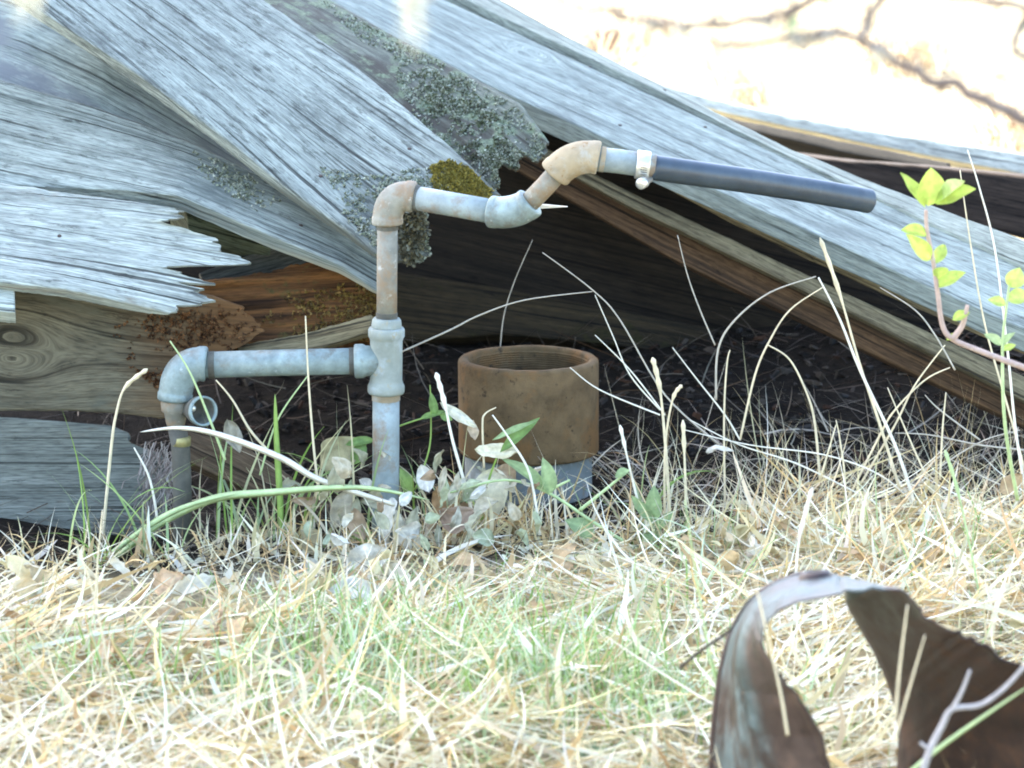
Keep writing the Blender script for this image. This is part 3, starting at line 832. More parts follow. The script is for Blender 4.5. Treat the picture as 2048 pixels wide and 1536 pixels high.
# ------------------------------------------------------------------ grass
def blades(n, xs, ys, length, width, th0, kap, cols, zoff=0.0, segs=5, az=None, azs=None, taper=True, mask=None, twist=0.6):
    """ribbons rooted on the ground: th0 lean from vertical, kap total bend; arrays or scalars"""
    x = np.asarray(xs); y = np.asarray(ys)
    n = len(x)
    az = rng.uniform(0, 2 * np.pi, n) if az is None else az
    s = np.linspace(0, 1, segs + 1)
    thv = th0[:, None] + kap[:, None] * s[None]
    seg = (length / segs)[:, None]
    hor = np.zeros((n, segs + 1)); ver = np.zeros((n, segs + 1))
    mid = 0.5 * (thv[:, 1:] + thv[:, :-1])
    hor[:, 1:] = np.cumsum(np.sin(mid) * seg, 1); ver[:, 1:] = np.cumsum(np.cos(mid) * seg, 1)
    side = rng.normal(0, 0.12, n)[:, None] * (s ** 2)[None] * length[:, None]
    dx, dy = np.cos(az)[:, None], np.sin(az)[:, None]
    px = x[:, None] + dx * hor - dy * side
    py = y[:, None] + dy * hor + dx * side
    pz = ghei(x, y)[:, None] + zoff[:, None] + ver if hasattr(zoff, '__len__') else ghei(x, y)[:, None] + zoff + ver
    pz = np.maximum(pz, ghei(px, py) + 0.002)
    tw = rng.normal(0, twist, n)[:, None] + rng.normal(0, 0.5, n)[:, None] * s[None]
    w = (width / 2)[:, None] * (np.maximum(1 - s ** 2.2, 0.06) if taper else np.ones_like(s))[None]
    # side vector: horizontal across the blade, rolled a little
    cx, cy, cz = -dy * np.cos(tw) - dx * np.sin(tw) * np.cos(thv), dx * np.cos(tw) - dy * np.sin(tw) * np.cos(thv), np.sin(tw) * np.sin(thv)
    A = np.stack([px + cx * w, py + cy * w, pz + cz * w], -1)
    B = np.stack([px - cx * w, py - cy * w, pz - cz * w], -1)
    V = np.stack([A, B], 2).reshape(-1, 3)
    m = 2 * (segs + 1)
    base = (np.arange(n) * m)[:, None]
    k = np.arange(segs)[None] * 2
    F = np.stack([base + k, base + k + 1, base + k + 3, base + k + 2], -1).reshape(-1, 4)
    C = np.repeat(cols, m, 0)
    return V, F, C


def quad_mesh(name, V, F, mat, C):
    me = bpy.data.meshes.new(name)
    me.vertices.add(len(V)); me.vertices.foreach_set('co', V.astype(np.float32).ravel())
    me.loops.add(F.size); me.loops.foreach_set('vertex_index', F.astype(np.int32).ravel())
    me.polygons.add(len(F))
    k = F.shape[1]
    me.polygons.foreach_set('loop_start', (np.arange(len(F)) * k).astype(np.int32))
    me.polygons.foreach_set('loop_total', np.full(len(F), k, np.int32))
    me.update(calc_edges=True)
    me.polygons.foreach_set('use_smooth', np.ones(len(F), bool))
    ca = me.color_attributes.new('Col', 'FLOAT_COLOR', 'POINT')
    C4 = np.hstack([C, np.ones((len(C), 1))]).astype(np.float32)
    ca.data.foreach_set('color', C4.ravel())
    me.materials.append(mat)
    o = bpy.data.objects.new(name, me)
    COL.objects.link(o)
    return o


def palette(n, cols, var=0.15):
    cols = np.array(cols)
    c = cols[rng.integers(0, len(cols), n)]
    return np.clip(c * rng.uniform(1 - var, 1 + var, (n, 1)) * rng.uniform(0.95, 1.05, (n, 3)), 0, 0.9)


STRAW_TINT = np.array((1.03, 0.99, 0.84))
straw_m = leafy('dry_straw', trans=0.25, vary=False)
green_m = leafy('green_blade', trans=0.4, rough=0.45, vary=False)
STRAW = [(0.66, 0.58, 0.38), (0.74, 0.69, 0.53), (0.60, 0.47, 0.26), (0.76, 0.73, 0.64), (0.70, 0.63, 0.45), (0.42, 0.31, 0.17), (0.72, 0.70, 0.63), (0.5, 0.43, 0.3), (0.8, 0.78, 0.72), (0.78, 0.74, 0.6), (0.56, 0.4, 0.22)]
STRAW = [tuple(np.array(c) * STRAW_TINT) for c in STRAW]
GREEN = [(0.22, 0.34, 0.08), (0.3, 0.43, 0.15), (0.36, 0.48, 0.22), (0.44, 0.54, 0.3), (0.5, 0.6, 0.38)]


def front_edge(x):                       # how far back the straw mat reaches
    return np.interp(x, [-3, -0.95, -0.55, -0.3, 0.0, 0.2, 0.45, 0.8, 3], [-0.4, -0.46, -0.4, -0.3, -0.2, -0.06, 0.14, 0.32, 0.35])


def scatter(n, x0, x1, y0, y1, keep):
    x = rng.uniform(x0, x1, n); y = rng.uniform(y0, y1, n)
    k = keep(x, y)
    return x[k], y[k]


def in_drum_free(x, y): return np.ones_like(x, bool)


def shorter(x, y):                       # the sward is low along the shaded boards on the left
    return np.where(x < 0.3, np.clip(0.35 + 1.1 * (front_edge(x) - y), 0.35, 1), 1.0)


def clumpy(x, y, f=4.5, seed=0.0):
    return np.array([noise.noise((p * f, q * f * 0.8, seed)) + 0.5 * noise.noise((p * f * 3, q * f * 2.4, seed + 3)) for p, q in zip(x, y)])


def straw():
    parts = []
    # laid-over mat, thicker in some places than in others
    x, y = scatter(27000, -1.5, 1.6, -2.0, 0.3, lambda x, y: (y < front_edge(x) + 0.12 * np.sin(9 * x + 1) * np.sin(23 * x) + rng.normal(0, 0.07, len(x))) & (rng.uniform(0, 1, len(x)) < np.clip(1.0 - 0.6 * (y + 0.15), 0.25, 1)))
    c = clumpy(x, y)
    k = c + rng.normal(0, 0.2, len(x)) > -0.2
    x, y, c = x[k], y[k], c[k]
    n = len(x)
    sw = 2.6 * np.array([noise.noise((p * 2.1, q * 2.1, 7.7)) for p, q in zip(x, y)]) * 2   # blades lie in swathes
    parts.append(blades(n, x, y, rng.uniform(0.08, 0.3, n) * shorter(x, y) ** 0.5, rng.uniform(0.0014, 0.0048, n) * rng.choice([1, 1, 1, 1.9], n), rng.uniform(1.15, 1.6, n), rng.normal(0.1, 0.5, n), palette(n, STRAW, 0.3), zoff=(rng.uniform(0, 0.04, n) + 0.05 * np.clip(c, 0, 1) * rng.uniform(0, 1, n)) * shorter(x, y), az=sw + rng.normal(0, 1.0, n)))
    # standing and leaning straw
    x, y = scatter(3600, -1.5, 1.6, -2.0, 0.35, lambda x, y: (y < front_edge(x) + 0.02) & (rng.uniform(0, 1, len(x)) < 0.75))
    n = len(x)
    parts.append(blades(n, x, y, rng.uniform(0.03, 0.13, n) * shorter(x, y), rng.uniform(0.0012, 0.004, n), rng.uniform(0.1, 0.8, n), rng.normal(0.6, 0.7, n), palette(n, STRAW, 0.25), segs=6))
    # broad curled dead blades
    x, y = scatter(6000, -1.5, 1.6, -2.0, 0.2, lambda x, y: (y < front_edge(x)))
    n = len(x)
    parts.append(blades(n, x, y, rng.uniform(0.05, 0.16, n) * shorter(x, y), rng.uniform(0.005, 0.013, n), rng.uniform(0.9, 1.6, n), rng.normal(0.4, 1.2, n), palette(n, STRAW, 0.2), zoff=rng.uniform(0.0, 0.04, n), segs=7, twist=1.0))
    # heaps of loose straw round the pipe foot and the casing
    for px, py, r, m_, hh in ((980, 1085, 0.06, 110, 0.15), (1050, 1095, 0.06, 100, 0.15), (880, 1100, 0.06, 90, 0.12), (1150, 1100, 0.06, 90, 0.11), (700, 1105, 0.06, 80, 0.12), (600, 1110, 0.07, 80, 0.11), (480, 1120, 0.06, 60, 0.1), (1300, 1090, 0.05, 70, 0.16), (250, 1150, 0.07, 60, 0.12), (60, 1165, 0.07, 60, 0.11), (770, 1120, 0.05, 70, 0.09), (1420, 1080, 0.06, 60, 0.12), (390, 1130, 0.06, 50, 0.1)):
        d = at(px, py, 1.0) - CAM
        q = CAM + d * (CAM.z / -d.z)
        x = q.x + rng.normal(0, r, m_); y = q.y + rng.normal(0, r * 0.8, m_)
        parts.append(blades(m_, x, y, hh * 0.75 * rng.uniform(0.3, 1.4, m_), rng.uniform(0.0014, 0.0045, m_) * rng.choice([1, 1, 2.2], m_), rng.uniform(0.1, 1.3, m_), rng.normal(0.5, 0.8, m_), palette(m_, STRAW, 0.2), segs=7, twist=1.0))
    # thin wiry stalks on the right, over the bare soil
    x, y = scatter(900, 0.2, 1.6, -0.2, 0.45, lambda x, y: y < 0.42)
    n = len(x)
    parts.append(blades(n, x, y, rng.uniform(0.06, 0.26, n), rng.uniform(0.001, 0.002, n), rng.uniform(0.1, 1.4, n), rng.normal(0.3, 0.5, n), palette(n, STRAW, 0.3), segs=6))
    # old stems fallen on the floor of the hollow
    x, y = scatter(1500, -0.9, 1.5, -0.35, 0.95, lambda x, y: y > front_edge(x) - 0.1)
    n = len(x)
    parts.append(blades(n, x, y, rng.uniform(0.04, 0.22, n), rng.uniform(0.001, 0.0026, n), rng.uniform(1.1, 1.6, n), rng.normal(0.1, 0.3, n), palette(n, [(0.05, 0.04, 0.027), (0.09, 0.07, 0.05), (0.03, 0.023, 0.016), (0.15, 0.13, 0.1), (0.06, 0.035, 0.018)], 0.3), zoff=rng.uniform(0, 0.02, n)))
    # grey-tan litter reaching back under the boards on the right
    x, y = scatter(1500, 0.1, 1.5, 0.0, 0.6, lambda x, y: rng.uniform(0, 1, len(x)) < np.clip(1.1 - 1.6 * (y - front_edge(x) + 0.1), 0, 1))
    n = len(x)
    parts.append(blades(n, x, y, rng.uniform(0.05, 0.22, n), rng.uniform(0.001, 0.003, n), rng.uniform(0.7, 1.6, n), rng.normal(0.2, 0.4, n), palette(n, [(0.4, 0.36, 0.28), (0.3, 0.26, 0.2), (0.5, 0.45, 0.34), (0.24, 0.18, 0.12)], 0.25), zoff=rng.uniform(0, 0.015, n), segs=6))
    # thinner cover beside and behind the camera's field, for the surroundings
    x, y = scatter(9000, -4, 4.5, -4.2, 0.3, lambda x, y: (np.abs(x) > 1.4) | (y < -1.9))
    n = len(x)
    parts.append(blades(n, x, y, rng.uniform(0.08, 0.26, n), rng.uniform(0.003, 0.006, n), rng.uniform(0.6, 1.4, n), rng.normal(0.3, 0.4, n), palette(n, STRAW, 0.25), zoff=rng.uniform(0, 0.03, n), segs=3))
    Vs, Fs, Cs, o = [], [], [], 0
    for V, F, C in parts:
        Vs.append(V); Fs.append(F + o); Cs.append(C); o += len(V)
    ob = quad_mesh('dry_grass', np.vstack(Vs), np.vstack(Fs), straw_m, np.vstack(Cs))
    tag(ob, 'matted dry straw-coloured grass covering the foreground', 'dry grass', kind='stuff')
    # sunlit stubble behind the pile
    x, y = scatter(26000, -2.5, 4.5, 1.9, 12, lambda x, y: (rng.uniform(0, 1, len(x)) < 0.8))
    clump = np.array([noise.noise((a * 1.6, b * 1.1, 3)) for a, b in zip(x, y)]) > -0.05
    x, y = x[clump], y[clump]; n = len(x)
    V, F, C = blades(n, x, y, rng.uniform(0.06, 0.3, n), rng.uniform(0.003, 0.007, n), rng.uniform(0.1, 1.2, n), rng.normal(0.5, 0.5, n), palette(n, [(0.66, 0.58, 0.4), (0.72, 0.65, 0.5), (0.56, 0.44, 0.26), (0.7, 0.62, 0.46)], 0.25), segs=3)
    ob = quad_mesh('sunlit_grass', V, F, straw_m, C)
    tag(ob, 'sun-bleached dry grass on the bright ground behind the boards', 'dry grass', kind='stuff')


straw()


def greens():
    # clumps of living grass
    cl = [(120, 1380, 0.09, 140), (500, 1180, 0.10, 130), (560, 1090, 0.06, 60), (850, 1290, 0.14, 330), (780, 1330, 0.09, 120), (900, 1220, 0.08, 80), (1000, 1400, 0.12, 300), (1120, 1460, 0.14, 380), (1300, 1240, 0.06, 60),
          (1310, 1090, 0.04, 45), (1230, 1400, 0.08, 90), (260, 1150, 0.06, 40), (1450, 1490, 0.07, 90), (1900, 1180, 0.08, 40), (620, 1420, 0.1, 90), (170, 1050, 0.06, 30), (80, 1120, 0.06, 30), (400, 1460, 0.1, 70), (1020, 1150, 0.07, 50), (700, 1130, 0.07, 50), (620, 1100, 0.07, 60), (880, 1090, 0.07, 60), (460, 1120, 0.06, 50), (1150, 1110, 0.06, 40), (1350, 1110, 0.04, 30)]
    X, Y = [], []
    for px, py, r, n in cl:
        # meet the ground
        d = at(px, py, 1.0) - CAM
        t = CAM.z / -d.z
        c = CAM + d * t
        X.append(c.x + rng.normal(0, r, n)); Y.append(c.y + rng.normal(0, r, n))
    x = np.concatenate(X); y = np.concatenate(Y)
    k = y < front_edge(x) + 0.05
    x, y = x[k], y[k]; n = len(x)
    A = blades(n, x, y, rng.uniform(0.05, 0.17, n) * shorter(x, y), rng.uniform(0.002, 0.005, n), rng.uniform(0.0, 0.6, n), rng.normal(0.6, 0.5, n), palette(n, GREEN, 0.25), segs=6)
    x, y = scatter(1800, -1.4, 1.5, -1.9, 0.1, lambda x, y: y < front_edge(x)); n = len(x)
    B = blades(n, x, y, rng.uniform(0.05, 0.13, n) * shorter(x, y), rng.uniform(0.0015, 0.004, n), rng.uniform(0.1, 1.2, n), rng.normal(0.5, 0.5, n), palette(n, GREEN + [(0.45, 0.5, 0.3)], 0.3), segs=5)
    X, Y = [], []
    for px, py, n in ((470, 1090, 14), (540, 1085, 14), (610, 1080, 12), (690, 1085, 14), (840, 1080, 12), (940, 1080, 10), (1230, 1080, 8), (200, 1140, 12), (320, 1120, 10)):
        d = at(px, py, 1.0) - CAM
        c = CAM + d * (CAM.z / -d.z)
        X.append(c.x + rng.normal(0, 0.04, n)); Y.append(c.y + rng.normal(0, 0.03, n))
    x = np.concatenate(X); y = np.concatenate(Y); n = len(x)
    T = blades(n, x, y, rng.uniform(0.09, 0.26, n), rng.uniform(0.003, 0.006, n), rng.uniform(0.0, 0.5, n), rng.normal(0.9, 0.5, n), palette(n, GREEN[:4] + [(0.5, 0.52, 0.3), (0.55, 0.5, 0.32)], 0.25), segs=9)
    V = np.vstack([A[0], B[0], T[0]]); F = np.vstack([A[1], B[1] + len(A[0]), T[1] + len(A[0]) + len(B[0])]); C = np.vstack([A[2], B[2], T[2]])
    o = quad_mesh('green_grass', V, F, green_m, C)
    tag(o, 'living green grass blades growing through the straw', 'grass', kind='stuff')


greens()


# ------------------------------------------------------------------ debris on the floor of the hollow
def debris():
    V, F, C = [], [], []
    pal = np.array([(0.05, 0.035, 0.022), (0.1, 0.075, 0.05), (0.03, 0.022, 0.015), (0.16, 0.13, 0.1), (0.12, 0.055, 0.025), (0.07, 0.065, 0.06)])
    for i in range(4200):
        x = random.uniform(-0.5, 1.5); y = random.uniform(0.05, 1.0)
        if y < front_edge(np.array(x)) - 0.05: continue
        s = random.choice((0.0015, 0.002, 0.003, 0.004, 0.006)) * random.uniform(0.7, 1.4)
        c = Vector((x, y, gz(x, y) + s * 0.3))
        rot = Matrix.Rotation(random.uniform(0, 6.28), 3, 'Z') @ Matrix.Rotation(random.gauss(0, 0.7), 3, 'X') @ Matrix.Rotation(random.gauss(0, 0.5), 3, 'Y')
        st = (random.uniform(1, 4), random.uniform(0.6, 1.2), random.uniform(0.25, 0.7))
        b0 = len(V)
        for q in ((-1, -1, -1), (1, -1, -1), (1, 1, -1), (-1, 1, -1), (-.7, -.7, 1), (.8, -.6, 1), (.7, .8, 1), (-.8, .6, 1)):
            V.append(c + rot @ Vector((q[0] * st[0] * s * random.uniform(.7, 1), q[1] * st[1] * s * random.uniform(.7, 1), q[2] * st[2] * s)))
        for f in ((0, 1, 5, 4), (1, 2, 6, 5), (2, 3, 7, 6), (3, 0, 4, 7), (4, 5, 6, 7), (0, 3, 2, 1)): F.append([b0 + k for k in f])
        cc = pal[random.randrange(len(pal))] * random.uniform(0.12, 0.4)  # crumb colours cut down to paint in the shade of the hollow
        C += [cc] * 8
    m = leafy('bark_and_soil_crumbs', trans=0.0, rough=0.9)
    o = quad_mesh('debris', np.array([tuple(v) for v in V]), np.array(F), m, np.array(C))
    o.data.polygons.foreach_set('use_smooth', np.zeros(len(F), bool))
    tag(o, 'crumbs of bark, soil and rotten wood in the hollow, darkened as shade', 'debris', kind='stuff')


debris()


# ------------------------------------------------------------------ lichen and moss tufts on the boards
def inside(poly, x, y):
    c = False; n = len(poly); j = n - 1
    for i in range(n):
        xi, yi = poly[i]; xj, yj = poly[j]
        if (yi > y) != (yj > y) and x < (xj - xi) * (y - yi) / (yj - yi) + xi: c = not c
        j = i
    return c


def tufts(key, name, region, count, cols, size, dens_scale=9.0, thr=-0.1, hgt=1.0):
    """small ragged scales standing on a board, as one part of that board"""
    b = BOARDS[key]
    P, W, nrm, o = b['P'], b['W'], Vector(b['n']), b['o']
    nu, nv = P.shape[:2]
    V, F, C = [], [], []
    tries = 0
    while len(F) < count * 4 and tries < count * 40:
        tries += 1
        i = random.random() * (nu - 1.001); j = random.random() * (nv - 1.001)
        i0, j0 = int(i), int(j)
        p = P[i0, j0]
        if not inside(region, p[0], p[1]): continue
        w = Vector(W[i0, j0]) + (Vector(W[i0 + 1, j0]) - Vector(W[i0, j0])) * (i - i0) + (Vector(W[i0, j0 + 1]) - Vector(W[i0, j0])) * (j - j0)
        if noise.noise(w * dens_scale * 3) + 0.7 * noise.noise(w * dens_scale * 9) + 0.4 * noise.noise(w * dens_scale * 27) + random.gauss(0, 0.22) < thr: continue
        col = np.array(cols[random.randrange(len(cols))]) * random.uniform(0.7, 1.2)
        for k in range(4):
            d = Vector((random.gauss(0, 1), random.gauss(0, 1), random.gauss(0, 1))).normalized()
            d = (d + nrm * 0.6 * hgt).normalized()
            s = size * random.uniform(0.5, 1.4)
            sd_ = d.cross(Vector((random.gauss(0, 1), random.gauss(0, 1), random.gauss(0, 1)))).normalized() * s * 0.38
            b0 = len(V)
            V += [w - sd_ * 0.5, w + sd_ * 0.5, w + d * s * 0.7 + sd_, w + d * s * random.uniform(0.8, 1.1) - sd_ * random.uniform(0.2, 1)]
            F.append((b0, b0 + 1, b0 + 2, b0 + 3)); C += [col] * 4
    org = Vector(o['origin'])
    ob = quad_mesh(name, np.array([tuple(v - org) for v in V]), np.array(F), LICH, np.array(C))
    ob.parent = o
    tag(ob, kind='stuff')


LICH = leafy('lichen_scales', trans=0.1, rough=0.9)
LC = [(0.3, 0.34, 0.25), (0.38, 0.41, 0.32), (0.2, 0.23, 0.15), (0.42, 0.44, 0.36), (0.12, 0.13, 0.08)]
MC = [(0.25, 0.19, 0.03), (0.19, 0.15, 0.025), (0.3, 0.25, 0.06), (0.14, 0.12, 0.03)]
DC = [(0.07, 0.09, 0.04), (0.11, 0.12, 0.06), (0.05, 0.05, 0.03)]
tufts('fl6', 'lichen', [(800, 110), (930, 150), (1040, 215), (1090, 290), (1060, 340), (1010, 330), (990, 390), (900, 320), (830, 230), (790, 160)], 3600, LC, 0.0036, thr=0.05)
tufts('fl6', 'moss', [(820, 130), (930, 160), (1000, 230), (1040, 350), (940, 320), (850, 220)], 1000, DC, 0.004, thr=0.0)
tufts('fl6', 'lichen', [(640, 0), (760, 60), (900, 135), (860, 150), (720, 80)], 600, LC, 0.004, thr=0.0)
tufts('fl5', 'moss', [(862, 330), (900, 322), (930, 330), (990, 385), (1000, 400), (940, 400), (880, 395), (866, 360)], 2200, MC, 0.005, thr=-0.3)
tufts('fl5', 'lichen', [(640, 330), (760, 350), (850, 330), (900, 390), (1000, 400), (870, 540), (780, 540), (700, 450)], 2600, LC, 0.004, thr=0.0)
tufts('fl4', 'lichen', [(380, 300), (470, 330), (560, 400), (500, 420), (400, 350)], 500, LC, 0.0035, thr=0.05)
tufts('fl2b', 'moss', [(560, 590), (760, 560), (760, 680), (640, 680), (520, 640)], 500, [(0.2, 0.13, 0.03), (0.12, 0.08, 0.03), (0.25, 0.16, 0.05)], 0.006, thr=-0.1)


tufts('fl2', 'rot_crumbs', [(225, 650), (300, 622), (430, 605), (560, 640), (520, 700), (420, 700), (330, 800), (300, 760), (240, 720)], 900, [(0.18, 0.08, 0.03), (0.11, 0.05, 0.02), (0.24, 0.12, 0.05), (0.06, 0.03, 0.015)], 0.0045, thr=0.22)


# the clump of lichen-grown wood hanging under the elbow
def clump():
    V, F, C = [], [], []
    c0 = at(822, 470, 0.06)
    for i in range(2600):
        a = Vector((random.gauss(0, 1), random.gauss(0, 1), random.gauss(0, 1))).normalized() * random.random() ** 0.4
        p = c0 + Vector((a.x * mm(29, 0) * (1.1 if a.z > 0 else 0.8), a.y * 0.016, a.z * mm(58, 0)))
        d = (a + Vector((random.gauss(0, .6), random.gauss(0, .6), random.gauss(0, .6)))).normalized()
        s = 0.0075 * random.uniform(0.5, 1.3)
        sv = d.cross(Vector((random.gauss(0, 1), random.gauss(0, 1), random.gauss(0, 1)))).normalized() * s * 0.4
        b0 = len(V); V += [p - sv, p + sv, p + d * s + sv, p + d * s - sv * 0.4]
        F.append((b0, b0 + 1, b0 + 2, b0 + 3))
        C += [np.array(random.choice([(0.12, 0.12, 0.085), (0.18, 0.19, 0.145), (0.08, 0.075, 0.05), (0.15, 0.135, 0.075)])) * random.uniform(0.7, 1.2)] * 4
    o = BOARDS['fl5']['o']; org = Vector(o['origin'])
    ob = quad_mesh('lichen', np.array([tuple(v - org) for v in V]), np.array(F), LICH, np.array(C)); ob.parent = o
    tag(ob, kind='stuff')
    # splinter sticking out past the second elbow
    p = [at(1040, 405, 0.1), at(1040, 420, 0.1), at(1135, 414, 0.08)]
    v = [tuple(q) for q in p] + [tuple(q + Vector((0, 0.008, 0))) for q in p]
    mesh_obj('splinter', v, [(0, 1, 2), (5, 4, 3), (0, 3, 4, 1), (1, 4, 5, 2), (2, 5, 3, 0)], speckle('pale_splinter', (0.55, 0.5, 0.38), 0.15, scale=60), o, smooth=False)


clump()


# ------------------------------------------------------------------ single stalks that can be told apart
def smooth_path(P, k=6):
    P = [Vector(p) for p in P]
    if len(P) < 3: 
        return [P[0].lerp(P[-1], i / k) for i in range(k + 1)]
    out = []
    for i in range(len(P) - 1):
        a = P[max(i - 1, 0)]; b = P[i]; c = P[i + 1]; d = P[min(i + 2, len(P) - 1)]
        for q in range(k):
            t = q / k
            out.append(0.5 * ((2 * b) + (c - a) * t + (2 * a - 5 * b + 4 * c - d) * t * t + (3 * b - a - 3 * c + d) * t ** 3))
    out.append(P[-1])
    return out


stalk_mats = {
    'straw': speckle('stalk_straw', (0.66, 0.56, 0.36), 0.2, scale=40, rough=0.6),
    'pale': speckle('stalk_pale', (0.74, 0.69, 0.55), 0.15, scale=40, rough=0.6),
    'grey': speckle('stalk_grey', (0.42, 0.38, 0.30), 0.2, scale=40, rough=0.7),
    'green': speckle('stalk_green', (0.24, 0.36, 0.08), 0.2, scale=40, rough=0.5),
    'lime': speckle('stalk_lime', (0.42, 0.52, 0.24), 0.2, scale=40, rough=0.5),
}


def stalk(pts, Y, wpx, mat, label, group=None, name='grass_stalk', seed_head=False, flat=False):
    """pts root first"""
    Ys = Y if hasattr(Y, '__len__') else [Y] * len(pts)
    P = smooth_path([at(p[0], p[1], y) for p, y in zip(pts, np.interp(np.linspace(0, 1, len(pts)), np.linspace(0, 1, len(Ys)), Ys))])
    # push the root into the soil
    n = len(P)
    r0 = mm(wpx / 2, Ys[0])
    rad = [r0 * (1 - 0.55 * (i / (n - 1)) ** 1.5) for i in range(n)]
    if seed_head:
        for i in range(n):
            if i / (n - 1) > 0.72: rad[i] = r0 * (1.6 if i % 2 else 1.05)
        rad[-1] = r0 * 0.4
    V, F = tube_geo(P, rad, 6 if not flat else 4)
    if flat:
        # a blade: squash across the view
        V2 = []
        for i in range(n):
            t = (P[min(i + 1, n - 1)] - P[max(i - 1, 0)]).normalized()
            nrm = t.cross(Vector((0, -1, 0.25))).normalized()
            up = nrm.cross(t)
            f = math.sin(math.pi * min(1, 0.18 + 0.82 * i / (n - 1))) ** 0.7 + 0.03
            for a, b in ((1, 0), (0, 0.22), (-1, 0), (0, -0.1)):
                V2.append(P[i] + nrm * a * r0 * f + up * b * r0 * f)
        V = V2
    o = mesh_obj(name, [tuple(v) for v in V], F, stalk_mats[mat], smooth=True)
    own(o)
    tag(o, label, 'grass stalk', group)
    return o


